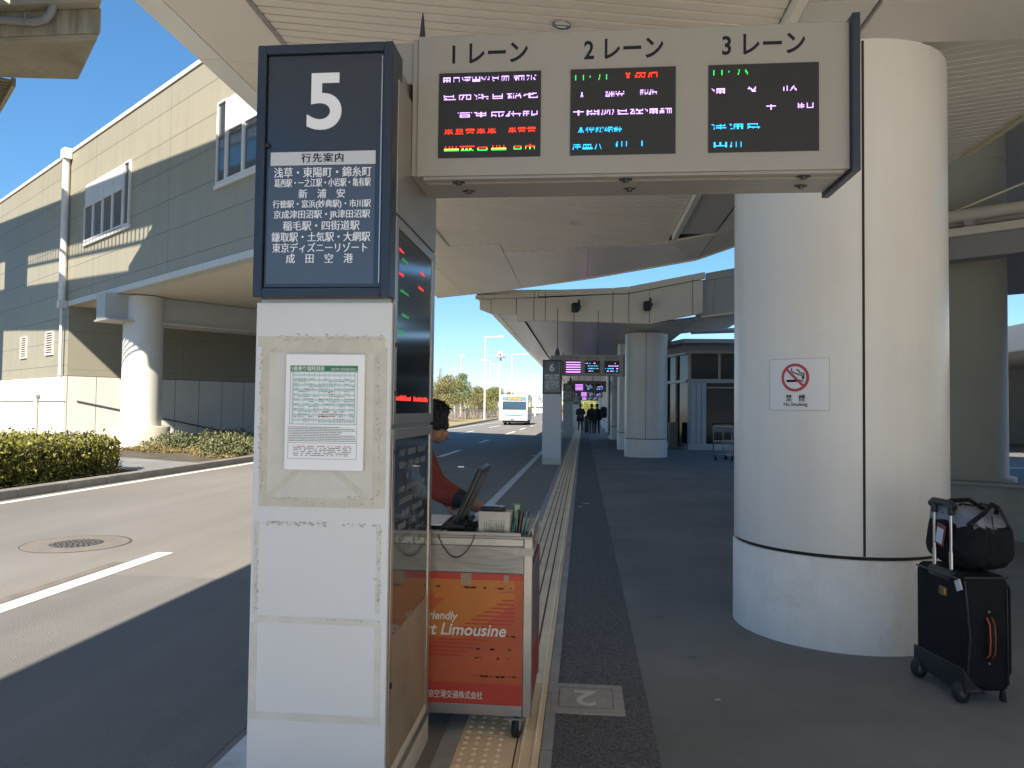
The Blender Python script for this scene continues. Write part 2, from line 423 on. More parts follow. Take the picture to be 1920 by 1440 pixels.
# tactile paving: ceramic tiles with ribs, and studs where the sign stands
tile = mat('tactile_tile', (0.90, 0.72, 0.48), rough=0.4, var=0.12, scale=3.0, coat=0.15, dirt=0.18, dscale=5, bump=0.05, bscale=30)
tile_grout = mat('tile_grout', (0.10, 0.085, 0.06), rough=0.9)
tp = MB(); tp.box(-0.488, -0.154, -8, 130, -0.2, 0.002, 1)
y = -8.0; tl = 0.3
rb = random.Random(11)
ypos = -8.0
while ypos < 58:
    y0, y1 = ypos + 0.002, ypos + tl - 0.002
    studs = 1.9 < ypos < 3.4
    bars = [(-.486, -.428), (-.416, -.368), (-.356, -.308), (-.296, -.248), (-.236, -.158)]
    if studs:
        tp.box(-.486, -.257, y0, y1, 0.0, 0.007); tp.box(-.250, -.158, y0, y1, 0.0, 0.007)
    else:
        for a, b in bars:
            for f in (0, 1): tp.box(a, b, y0 + f * .15, y0 + f * .15 + .1445, 0.0, 0.009)
    if studs:
        for ix in range(4):
            for iy in range(6):
                cx = -0.462 + ix * 0.047; cy = ypos + 0.028 + iy * 0.049
                tp.lathe([(0.0125, 0.007), (0.0105, 0.011), (0.006, 0.0125), (0.0, 0.0127)], 10, (cx, cy), 0, True, cap=False)
        rs = (-0.232, -0.182)
    else: rs = (-0.182,)
    for cx in rs:
        tp.tube([(cx, y0, .0085), (cx, y1, .0085)], .008, 8)
    ypos += tl
while ypos < 130:
    [tp.box(a, b, ypos + .004, ypos + 2.99, 0.0, 0.007) for a, b in bars]
    for cx in (-0.182,): tp.box(cx - .010, cx + .010, ypos, ypos + 2.99, 0.007, 0.013)
    ypos += 3.0
struct(tp.build('tactile_paving', [tile, tile_grout]))

# left verge behind a raised kerb
vg = MB().box(-60, -8.22, -20, 42, -0.3, 0.11)
struct(vg.build('verge', soil))
kk = MB(); y = -18.0
while y < 42: kk.box(-8.22, -8.02, y + .005, y + 0.995, -0.3, 0.13); y += 1.0
struct(kk.build('kerb', kerb_stone, None, 0.012))
struct(MB().prism([(-8.23, 13.5), (-8.23, 15.4), (-11.5, 17.0), (-13.8, 18.6), (-15, 19.2), (-15.5, 18.0), (-11.0, 14.2)], 0.0, 0.118).build('path', mat('path_concrete', (0.24, 0.245, 0.24), rough=0.9, var=0.2, scale=2)))
fv = MB().prism([(-8.95, 47), (-12.0, 115), (-12.0, 200), (-60, 200), (-60, 47)], -0.3, 0.12)
struct(fv.build('grass_verge', dry_grass))
fk = MB().prism([(-8.75, 46.5), (-11.8, 115), (-11.8, 200), (-12.0, 200), (-12.0, 115), (-8.95, 46.5)], -0.3, 0.16)
struct(fk.build('far_kerb', kerb_stone))

# manhole cover in its concrete collar
mh = thing('manhole_cover', 'round iron manhole cover with a pale concrete collar in the road', 'manhole cover', (-4.86, 6.84, 0))
mb = MB().lathe([(0.465, 0.0), (0.465, 0.003), (0.45, 0.004), (0.235, 0.004)], 48, cap=False); mb.build('collar', mat('collar_concrete', (0.20, 0.18, 0.155), rough=0.9, var=0.12, scale=6), mh)
mb = MB().lathe([(0.465, 0.004), (0.475, 0.004)], 48, cap=False).build('joint', mat('joint_black', (0.07, 0.065, 0.06), rough=0.9), mh)
mb = MB().lathe([(0.235, 0.0035), (0.0, 0.0035)], 40, cap=False)
for r in (0.05, 0.1, 0.15, 0.2):
    k = int(r * 130)
    for i in range(k):
        a = 2 * math.pi * i / k; cx, cy = r * math.cos(a), r * math.sin(a)
        mb.box(cx - .011, cx + .011, cy - .011, cy + .011, 0.0035, 0.008)
mb.build('lid', mat('cast_iron', (0.16, 0.15, 0.14), rough=0.5, metal=0.6, var=0.2, scale=20), mh)

# inlaid lane number in the walkway
sb = thing('lane_slab', 'pale stone slab with a raised number 2, set in the walkway by the yellow tiles', 'marker', (0.03, 3.555, 0))
MB().rbox(-0.172, 0.172, -0.183, 0.183, -0.02, 0.0075, 0.012).build('slab', mat('marker_stone', (0.38, 0.37, 0.36), rough=0.75, var=0.12, scale=20, bump=0.3, bscale=200), sb)
fr = MB()
for a in ((-0.13, 0.12, 0.118, 0.121), (-0.13, 0.12, -0.121, -0.118), (-0.131, -0.128, -0.12, 0.12), (0.118, 0.121, -0.12, 0.12)): fr.box(*a, 0.0076, 0.0082)
fr.build('groove', mat('groove_dark', (0.10, 0.10, 0.10), rough=0.9), sb)
nb = MB(); v, f = glyphs('2', 0.0)
letter(nb, '2', -0.045, 0.06, -0.075, 0.095, 0.0, 'up180')
nb.v = [(x, y, 0.0076 if z < 0.0003 else 0.0125) for x, y, z in nb.v]
nb.build('numeral', mat('numeral_metal', (0.62, 0.62, 0.62), rough=0.6, metal=0.0), sb)
struct_litter = MB()
for (x, y, s) in ((0.06, 10.9, .05), (-0.02, 10.5, .03), (0.64, 3.62, .014)):
    tag(MB().rbox(x - s, x + s, y - s * .5, y + s * .5, 0.0, 0.006, s * .3).build('litter', mat('litter_paper', (0.5, 0.45, 0.36), rough=0.8)), 'small pale scrap of litter lying on the dark walkway', 'litter', 'scraps of litter on the walkway')

# ================================================================ CANOPIES
soffit = mat('soffit_metal', (0.84, 0.775, 0.67), rough=0.36, var=0.05, scale=0.8, spec=0.5, stretch=(1, 4, 1))
soffit_p = mat('soffit_panel', (0.84, 0.775, 0.67), rough=0.27, var=0.05, scale=0.6, spec=0.6)
gap = mat('gap_dark', (0.03, 0.026, 0.023), rough=0.9)
fascia = mat('fascia_panel', (0.84, 0.775, 0.66), rough=0.42, var=0.03, scale=0.8)
grey_panel = mat('grey_beam_panel', (0.55, 0.54, 0.51), rough=0.45, var=0.06, scale=1.0, dirt=0.15, dscale=2)
XV, ZV, MS = 1.4, 3.55, 0.13
def zl(x): return ZV + MS * abs(XV - x)
def span(poly, y):
    xs = []
    for i in range(len(poly)):
        (x0, y0), (x1, y1) = poly[i], poly[(i + 1) % len(poly)]
        if (y0 <= y < y1) or (y1 <= y < y0): xs.append(x0 + (y - y0) / (y1 - y0) * (x1 - x0))
    xs.sort(); return xs
def planks(poly, pitch, gapw, th=0.02, z0=0.0):
    mb = MB(); y = min(p[1] for p in poly); ye = max(p[1] for p in poly)
    while y < ye:
        xs = span(poly, y + pitch * 0.5)
        for i in range(0, len(xs) - 1, 2):
            a, b = xs[i], xs[i + 1]
            if b - a < 0.02: continue
            y0, y1 = y + gapw / 2, y + pitch - gapw / 2
            mb.hexa([(a, y0, zl(a) + z0), (b, y0, zl(b) + z0), (b, y1, zl(b) + z0), (a, y1, zl(a) + z0)], [(a, y0, zl(a) + th + z0), (b, y0, zl(b) + th + z0), (b, y1, zl(b) + th + z0), (a, y1, zl(a) + th + z0)])
        y += pitch
    return mb
def sheet(poly, dz=0.0, th=0.03, zf=zl, m=0, mb=None):
    mb = mb or MB(); n = len(poly)
    v = [(x, y, zf(x) + dz) for x, y in poly] + [(x, y, zf(x) + dz + th) for x, y in poly]
    mb._add(v, [list(range(n))[::-1], list(range(n, 2 * n))] + [(i, (i + 1) % n, n + (i + 1) % n, n + i) for i in range(n)], m)
    return mb
def yend(x): return 13.55 - 1.5 * x                     # the canopy's slanting far end
Y0 = -3.4
c5 = thing('platform_canopy', 'pale ribbed bus platform canopy overhead with a slanting far end', 'canopy', (0, 0, 0))
pl = [(-2.19, Y0), (1.10, Y0), (1.10, 9.97), (-0.8, 11.63), (-1.29, 11.91), (-1.30, 11.38), (-2.13, 12.0), (-2.19, 12.0)]
planks(pl, 0.1, 0.021).build('planks', soffit, c5)
sheet([(-2.88, Y0), (1.12, Y0), (1.12, 9.3), (1.64, 9.3), (1.64, yend(1.64) - .02), (-2.88, yend(-2.88) - .02)], 0.034, 0.03).build('backing', gap, c5)
# smooth border panels between the planks and the outer fold
bp_ = MB()
ylist = [Y0, -2.0, 2.2, 5.62, 9.2, 13, 18.0]
for a, b in zip(ylist[:-1], ylist[1:]):
    if b <= 12.0: sheet([(-2.87, a + .004), (-2.235, a + .004), (-2.235, b - .004), (-2.87, b - .004)], mb=bp_)
    elif a < 12: sheet([(-2.87, a + .004), (-2.235, a + .004), (-2.235, 12.0), (-2.14, 12.02), (-1.31, 11.4), (-1.31, 11.93), (-1.31, yend(-1.31)), (-2.0, yend(-2.0)), (-2.87, yend(-2.87))], mb=bp_)
sheet([(-1.30, 11.95), (-0.8, 11.66), (0.054, 10.93), (0.054, yend(0.054)), (-1.30, yend(-1.30))], mb=bp_)
sheet([(0.06, 10.92), (1.10, 10.01), (1.64, 9.54), (1.64, yend(1.64)), (0.06, yend(0.06))], mb=bp_)
bp_.build('border_panel', soffit_p, c5)
sheet([(-2.235, Y0), (-2.19, Y0), (-2.19, 12.0), (-2.235, 12.0)], -0.006, 0.02).build('bead', mat('bead_metal', (0.30, 0.28, 0.26), rough=0.4, var=0.3, scale=30), c5)
# outer fold: rises to the edge
def zo(x): return zl(-2.87) + (-2.87 - x) * 0.46
ob = MB()
def edge_piece(p):
    ob._add(p + [(x, y, z + .03) for x, y, z in p], [(0, 1, 2, 3), (7, 6, 5, 4), (0, 4, 5, 1), (1, 5, 6, 2), (2, 6, 7, 3), (3, 7, 4, 0)])
ZI = zo(-2.885); ZE = zo(-3.28); ZW = 4.275
for a, b in ((Y0, -2.0), (-2.0, 2.2), (2.2, 5.62)):
    aa, bb = a + .004, b - .004
    edge_piece([(-2.885, aa, ZI), (-3.28, aa + (0.35 if a > Y0 else 0), ZE), (-3.28, bb + .35, ZE), (-2.885, bb, ZI)])
edge_piece([(-2.885, 5.624, ZI), (-3.28, 5.974, ZE), (-3.28, 7.9, ZE), (-2.885, 7.9, ZI)])
edge_piece([(-2.885, 7.904, ZI), (-3.28, 7.904, ZE), (-3.85, 10.0, ZW), (-2.885, 10.0, ZI)])
for a, b in ((10.0, 13.5), (13.5, 16.8)):
    edge_piece([(-2.885, a + .004, ZI), (-3.85, a + .35, ZW), (-3.85, b + .34, ZW), (-2.885, b - .004, ZI)])
edge_piece([(-2.885, 16.804, ZI), (-3.85, 17.15, ZW), (-3.85, yend(-3.85), ZW), (-2.885, yend(-2.885), ZI)])
ob.build('edge_strip', soffit_p, c5)
rf = MB()
rf.prism([(-3.28, Y0), (3.62, Y0), (3.62, 8.1), (-3.85, yend(-3.85) - .02), (-3.85, 10.0), (-3.28, 7.9)], 4.36, 4.55)
rf.build('roof', fascia, c5)
ef = MB()   # rim along the slanting end
for (x0, x1) in ((-3.85, -2.0), (-1.996, 0.05), (0.054, 1.64), (1.644, 3.6)):
    za, zb = min(zl(x0), 4.3), zl(x1)
    if x0 < -2.87: za = ZW
    ef.hexa([(x0, yend(x0), za - .01), (x1, yend(x1), zb - .01), (x1, yend(x1) + .06, zb - .01), (x0, yend(x0) + .06, za - .01)], [(x0, yend(x0), 4.37), (x1, yend(x1), 4.37), (x1, yend(x1) + .06, 4.37), (x0, yend(x0) + .06, 4.37)])
ef.build('end_rim', fascia, c5)
# right wing and the valley beam
planks([(1.64, 4.6), (3.60, 4.6), (3.60, 7.25), (3.42, 7.6), (1.64, 9.6)], 0.1, 0.015).build('planks', mat('soffit_shade_metal', (0.68, 0.65, 0.59), rough=0.4, var=0.05, scale=0.8), c5)  # darker copy of the soffit metal, shade put into its colour
sheet([(1.62, 4.6), (3.62, 4.6), (3.62, 8.0), (1.62, 10.8)], 0.03, 0.03).build('backing', gap, c5)
sheet([(1.66, 9.58), (3.42, 7.62), (3.60, 7.28), (3.60, yend(3.6)), (1.66, yend(1.66))]).build('border_panel', soffit_p, c5)
vb = MB().box(1.545, 3.62, 4.0, 4.455, 3.50, 3.9).box(1.545, 3.62, Y0, 3.97, 3.50, 3.9)
vb.hexa([(1.17, 4.02, 3.52), (1.53, 4.02, 3.52), (1.53, 4.43, 3.52), (1.17, 4.43, 3.52)], [(1.17, 4.02, 3.9), (1.53, 4.02, 3.9), (1.53, 4.43, 3.9), (1.17, 4.43, 3.9)])
vb.box(1.17, 1.53, Y0, 3.99, 3.52, 3.9).box(1.17, 1.60, 4.47, 9.4, 3.56, 3.9)
vb.build('valley_beam', grey_panel, c5)
MB().box(1.11, 1.165, Y0, 9.6, 3.515, 3.62).build('trim', mat('trim_pale', (0.74, 0.71, 0.64), rough=0.4), c5)
MB().box(3.60, 3.64, 4.0, 7.4, zl(3.6) - .03, zl(3.6) + .2).build('edge_trim', mat('edge_trim_ochre', (0.62, 0.55, 0.38), rough=0.4), c5)
for (x, y, lab) in ((-0.153, 4.585, 'round recessed downlight with a bright reflector above the lane displays'), (-0.109, 9.525, 'small recessed downlight farther back in the ribbed canopy soffit')):
    d = thing('downlight', lab, 'light', (x, y, zl(x)), 0, 'downlights in the canopy soffit')
    d.rotation_euler = (0, math.atan(MS), 0)
    MB().lathe([(0.078, -0.004), (0.066, -0.006), (0.062, 0.0)], 28, cap=False).build('ring', mat('ring_white', (0.7, 0.68, 0.62), rough=0.35), d)
    MB().lathe([(0.062, -0.003), (0.045, 0.0), (0.03, 0.001), (0.0, 0.0015)], 12, cap=False, smooth=False).build('reflector', mat('reflector', (0.75, 0.75, 0.78), rough=0.12, metal=1.0, var=0.3, scale=40), d)

# ---------------- the next canopy along
c6 = thing('platform_canopy', 'far bus platform canopy with a stepped pale fascia carrying two spotlights', 'canopy', (0, 0, 0))
YF = 20.0
XV6, ZV6 = 1.9, 3.62
def z6(x): return ZV6 + MS * abs(XV6 - x)
far_soffit = seam_mat('far_soffit', (0.82, 0.765, 0.68), zper=0.3, wid=0.03, line=(0.2, 0.19, 0.18), rough=0.3, axis_b='Y', tint=0.02)
s6 = MB(); yy = YF + 0.12
sheet([(-1.85, yy), (1.9, yy), (1.9, 160), (-1.85, 160)], 0.06, 0.05, z6, 0, s6); sheet([(1.9, yy), (3.1, yy), (3.1, 160), (1.9, 160)], 0.06, 0.05, z6, 0, s6)
s6.build('soffit', far_soffit, c6)
w6 = MB(); sheet([(3.1, yy), (4.6, yy), (4.6, 24.3), (3.1, 24.3)], 0.06, 0.05, z6, 0, w6)
sheet([(-2.62, yy), (-1.87, yy), (-1.87, 160), (-2.62, 160)], 0.06, 0.05, z6, 0, w6)
w6.build('border_panel', soffit_p, c6)
e6 = MB(); v = [(-2.63, yy, 4.26), (-2.95, yy, 4.40), (-2.95, 160, 4.40), (-2.63, 160, 4.26)]
e6._add(v + [(x, y, z + .05) for x, y, z in v], [(0, 1, 2, 3), (7, 6, 5, 4), (0, 4, 5, 1), (1, 5, 6, 2), (2, 6, 7, 3), (3, 7, 4, 0)])
e6.build('edge_strip', soffit_p, c6)
MB().box(-1.87, -1.84, yy, 160, z6(-1.85) + .02, z6(-1.85) + .1).build('trim', gap, c6)
MB().prism([(-2.95, yy), (3.1, yy), (3.1, 160), (-2.95, 160)], 4.50, 4.60).build('roof', fascia, c6)
fb = MB()
def fp(x0, x1, b0, b1, t0, t1, y=YF, d=0.1, mb=fb):
    mb.hexa([(x0, y, b0), (x1, y, b1), (x1, y + d, b1), (x0, y + d, b0)], [(x0, y, t0), (x1, y, t1), (x1, y + d, t1), (x0, y + d, t0)])
q = .012
# upper course, then the lower course, each panel with an open joint to the next
def course(T, B, y):
    for (x0, t0, b0), (x1, t1, b1) in zip(T[:-1], T[1:]):
        fp(x0 + .007, x1 - .007, b0, b1, t0, t1, y)
course([(-2.94, 4.43, 4.335), (-2.40, 4.465, 4.345), (-1.33, 4.54, 4.375), (-1.215, 4.545, 4.378)], 0, YF)
course([(-1.215, 4.552, 4.395), (-1.03, 4.56, 4.40), (0.77, 4.615, 4.465), (1.19, 4.65, 4.475)], 0, YF - .05)
course([(1.19, 4.65, 4.475), (2.86, 4.97, 4.80), (3.18, 5.03, 4.86)], 0, YF - .05)
course([(-2.82, 4.318, 4.05), (-2.50, 4.33, 3.93), (-1.81, 4.348, 3.90)], 0, YF)
course([(-1.81, 4.348, 3.72), (-1.34, 4.36, 3.735), (-1.03, 4.365, 3.74), (0.77, 4.445, 3.69), (1.19, 4.458, 3.675)], 0, YF)
course([(1.19, 4.458, 3.675), (1.74, 4.565, 3.655), (2.86, 4.785, 3.89), (3.13, 4.835, 3.95)], 0, YF)
fb.build('fascia', fascia, c6, 0.006, 1)
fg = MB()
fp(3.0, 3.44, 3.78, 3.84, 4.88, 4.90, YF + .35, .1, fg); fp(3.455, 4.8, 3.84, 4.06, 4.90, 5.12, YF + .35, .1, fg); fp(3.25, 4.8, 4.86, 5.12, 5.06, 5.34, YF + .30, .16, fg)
fg.build('fascia_return', mat('fascia_shade', (0.46, 0.45, 0.42), rough=0.45, var=0.04), c6, 0.006, 1)  # fascia colour copied darker, painting shade onto the return
MB().prism([(-2.75, 4.07), (-1.78, 3.94), (-1.78, 3.76), (1.74, 3.70), (3.08, 3.98), (3.08, 4.92), (1.19, 4.58), (-2.75, 4.36)], YF + .1, YF + .13, 'xz').build('backing', gap, c6)
for (x, z, lab) in ((-0.18, 4.10, 'left black spotlight on the far canopy fascia, above the bus sign 6'), (1.70, 4.14, 'right black spotlight on the far canopy fascia, above a column')):
    sp = thing('spotlight', lab, 'spotlight', (x, YF - .05, z), 0, 'spotlights on the far canopy fascia')
    blk = mat('black_metal', (0.03, 0.03, 0.033), rough=0.45)
    MB().lathe([(0.06, -.17), (0.095, -.15), (0.10, 0.05), (0.07, .08), (0.0, 0.08)], 18, (-.05, -.22)).build('lamp_head', blk, sp)
    MB().box(0.02, 0.08, -.03, 0, -.1, .16).box(0.0, 0.10, -.24, -.02, -.03, .03).box(.03, .07, -.06, 0, .13, .2).build('bracket', blk, sp)

# ================================================================ COLUMNS
clad = mat('column_cladding', (0.70, 0.69, 0.665), rough=0.33, var=0.03, scale=1.2, spec=0.5, bump=0.03, bscale=2.0, dirt=0.10, dscale=2, streak=0.05, sdir=(5, 5, 0.18))
clad_base = mat('column_base', (0.76, 0.75, 0.725), rough=0.5, var=0.06, scale=3, dirt=0.5, dscale=3.0, streak=0.06, sdir=(6, 6, 0.6))
def column(x, y, r, ztop, label, zb=0.535, n=72, seam=True, group='round columns along the platform'):
    c = thing('column', label, 'column', (x, y, 0), 0, group)
    MB().lathe([(r + .006, 0.0), (r + .006, zb - .02), (r - .004, zb - .012)], n).build('plinth', clad_base, c)
    mb = MB().lathe([(r, zb + .01), (r, ztop)], n)
    mb.lathe([(r - .02, zb - .02), (r - .02, zb + .02)], n, m=1)
    if seam:
        for a in (-95, 85):
            t = R(a); cx, cy = math.cos(t), math.sin(t); s = 0.007
            tx, ty = -cy, cx
            mb.hexa([(cx * (r - .01) - tx * s, cy * (r - .01) - ty * s, zb + .012), (cx * (r + .0012) - tx * s, cy * (r + .0012) - ty * s, zb + .012), (cx * (r + .0012) + tx * s, cy * (r + .0012) + ty * s, zb + .012), (cx * (r - .01) + tx * s, cy * (r - .01) + ty * s, zb + .012)],
                    [(cx * (r - .01) - tx * s, cy * (r - .01) - ty * s, ztop - .01), (cx * (r + .0012) - tx * s, cy * (r + .0012) - ty * s, ztop - .01), (cx * (r + .0012) + tx * s, cy * (r + .0012) + ty * s, ztop - .01), (cx * (r - .01) + tx * s, cy * (r - .01) + ty * s, ztop - .01)], 1)
    mb.build('shaft', [clad, gap], c)
    return c
column(1.635, 5.02, 0.635, 3.50, 'big pale column carrying the no smoking sign, beside the black suitcase')
MB().lathe([(0.50, 3.48), (0.50, 3.66)], 40, (1.655, 5.02)).build('neck', gap, c5)
column(1.86, 22.45, 0.62, 3.62, 'second big pale column, under the right spotlight of the far canopy')
for k, (x, y, lab) in enumerate(((1.80, 26.4, 'pale column seen as a slice left of the second big column'), (1.88, 35.3, 'fourth pale column back, right of the lane displays over stop 7'), (2.0, 46.6, 'fifth pale column back, behind the fourth in the row'), (2.05, 57, 'sixth pale column back, right of the walker with the backpack'),
                                 (2.1, 68, 'seventh pale column back, a thin sliver in the row'), (2.15, 80, 'eighth pale column back, a thin sliver in the row'), (2.2, 92, 'farthest pale column seen at the end of the row'))):
    column(x, y, 0.6, 3.66, lab, 0.6, 40)
# ================================================================ BUS STOP SIGNS
white_panel = mat('sign_white_panel', (0.62, 0.64, 0.66), rough=0.42, var=0.025, scale=2.5, spec=0.45, dirt=0.05, dscale=5)
steel = mat('sign_steel', (0.46, 0.44, 0.41), rough=0.32, metal=0.75, var=0.08, scale=2, stretch=(1, 1, 6))
steel_dirty = mat('sign_steel_worn', (0.36, 0.31, 0.235), rough=0.5, metal=0.3, var=0.15, scale=3, dirt=0.5, dscale=4)
navy = mat('navy_frame', (0.016, 0.026, 0.048), rough=0.35, var=0.1, scale=3)
navy2 = mat('navy_panel', (0.018, 0.030, 0.052), rough=0.22, coat=0.3)
slate = mat('list_panel', (0.062, 0.075, 0.10), rough=0.16, coat=0.4, var=0.1, scale=2)
ink_white = mat('sign_lettering', (0.74, 0.77, 0.84), rough=0.4)
ink_dark = mat('dark_lettering', (0.016, 0.018, 0.03), rough=0.75, spec=0.15)
strip_white = mat('list_header', (0.50, 0.53, 0.58), rough=0.4)
beam_paint = mat('beam_paint', (0.27, 0.262, 0.245), rough=0.36, var=0.04, scale=1.5, dirt=0.08, dscale=3)
screen_black = mat('screen_black', (0.012, 0.013, 0.015), rough=0.45)
screen_glass = mat('screen_glass', (0.012, 0.016, 0.022), rough=0.10, coat=0.5)
board_glass = mat('board_glass', (0.045, 0.055, 0.070), rough=0.06, coat=0.6)
tape = mat('old_tape', (0.53, 0.51, 0.44), rough=0.55, var=0.10, scale=12, dirt=0.25, dscale=14)
tape2 = mat('glue_stain', (0.575, 0.565, 0.52), rough=0.6, var=0.06, scale=9, dirt=0.14, dscale=7)
smudge = mat('glue_residue', (0.42, 0.405, 0.385), rough=0.8, var=0.25, scale=40)
conc_base = mat('sign_base', (0.62, 0.59, 0.51), rough=0.8, var=0.1, scale=5, dirt=0.3, dscale=5)
LEDC = {k: mat('led_' + k, c, emit=e) for k, c, e in (('white', (0.55, 0.34, 0.90), .62), ('green', (0.01, 0.55, 0.08), .7), ('red', (0.95, 0.03, 0.01), .6), ('yellow', (0.75, 0.62, 0.05), .7), ('blue', (0.02, 0.36, 0.75), .75), ('magenta', (0.72, 0.22, 0.80), .75), ('teal', (0.05, 0.35, 0.40), 0.5))}
LEDL = list(LEDC)
def led_slice(mb, text, x0, x1, zc, zh, r0, r1, colfn, y, half=False):
    """the band of dot rows r0..r1 of a line of LED characters"""
    n = len(text); cw = (x1 - x0) / n; dw = cw / 16; rows = r1 - r0; dh = zh / rows
    for i, ch in enumerate(text):
        if ch in ' \u3000': continue
        gph = raster(ch)
        for r in range(r0, r1):
            z = zc + zh / 2 - (r - r0 + .5) * dh; c = 0
            while c < 16:
                if gph[r, c]:
                    e = c
                    while e + 1 < 16 and gph[r, e + 1]: e += 1
                    mb.quad((x0 + i * cw + c * dw, y, z - dh * .45), (x0 + i * cw + (e + .9) * dw, y, z - dh * .45), (x0 + i * cw + (e + .9) * dw, y, z + dh * .45), (x0 + i * cw + c * dw, y, z + dh * .45), m=LEDL.index(colfn(r - r0)))
                    c = e + 1
                else: c += 1
SCR = [(0.315, 0.676), (0.779, 1.139), (1.249, 1.614)]; SZ0, SZ1 = 2.232, 2.534; BY = 0.22
NEAR_LED = [
    [('東京津田沼葛西', .03, .70, .92, 5, 9, 'white'), ('錦糸', .73, .96, .92, 9, 13, 'white'), ('葛西浅草稲毛', .02, .98, .71, 5, 10, 'white'), ('　富亀成街駅', .02, .98, .50, 4, 9, 'white'), ('亀富豊亀亀', .05, .58, .305, 6, 11, 'red'), ('亀豊豊', .68, .96, .31, 6, 11, 'red'), ('典基豊典', .05, .67, .105, 8, 12, 'mix'), ('豊亀', .72, .96, .11, 8, 12, 'mix')],
    [('11:21', .03, .40, .90, 6, 11, 'green'), ('交葛沼', .49, .84, .91, 9, 13, 'red'), ('人', .06, .16, .70, 4, 9, 'white'), ('細安', .33, .52, .70, 5, 10, 'white'), ('駅街', .66, .83, .71, 4, 9, 'white'), ('土開妙葛綿浦鎌', .01, .98, .49, 5, 10, 'white'), ('木徳松網鉄', .06, .50, .29, 6, 11, 'blue'), ('津典穴', .01, .32, .095, 7, 12, 'blue'), ('川', .42, .56, .12, 6, 11, 'blue'), ('1', .66, .76, .12, 4, 9, 'blue')],
    [('11:25', .03, .40, .91, 6, 11, 'green'), ('浦', .02, .16, .70, 5, 10, 'white'), ('安', .33, .48, .71, 9, 13, 'white'), ('必', .66, .82, .71, 4, 9, 'white'), ('千', .52, .62, .50, 6, 11, 'white'), ('駅', .80, .96, .51, 2, 8, 'white'), ('津浦葛', .02, .48, .29, 6, 11, 'blue'), ('円川', .04, .32, .085, 5, 10, 'blue')]]
far_rnd = random.Random(21)
_cache = {}
def shared(key, fn):
    if key not in _cache: _cache[key] = fn()
    return _cache[key]
def part(key, name, mats, parent, fn, bevel=0.0):
    def mk():
        me = fn().mesh(name)
        for m in (mats if isinstance(mats, (list, tuple)) else [mats]): me.materials.append(m)
        return me
    return put(name, shared(key, mk), parent, bevel, 2)
LIST5 = [('浅草・東陽町・錦糸町', 316, 335, 517, 699), ('葛西駅・一之江駅・小岩駅・亀有駅', 337, 353, 518, 698), ('新　浦　安', 357, 374, 564, 651), ('行徳駅・富浜(妙典駅)・市川駅', 377, 394, 516, 699), ('京成津田沼駅・JR津田沼駅', 396, 414, 518, 698), ('稲毛駅・四街道駅', 416, 434, 536, 679), ('鎌取駅・土気駅・大網駅', 437, 455, 515, 699), ('東京ディズニーリゾート', 457, 475, 517, 694), ('成　田　空　港', 477, 495, 543, 668)]
def pz(py): return 2.533 - (py - 86) * (2.533 - 1.704) / (558 - 86)
def px(p): return -0.239 + (p - 484) * (0.212 + 0.239) / (736 - 484)
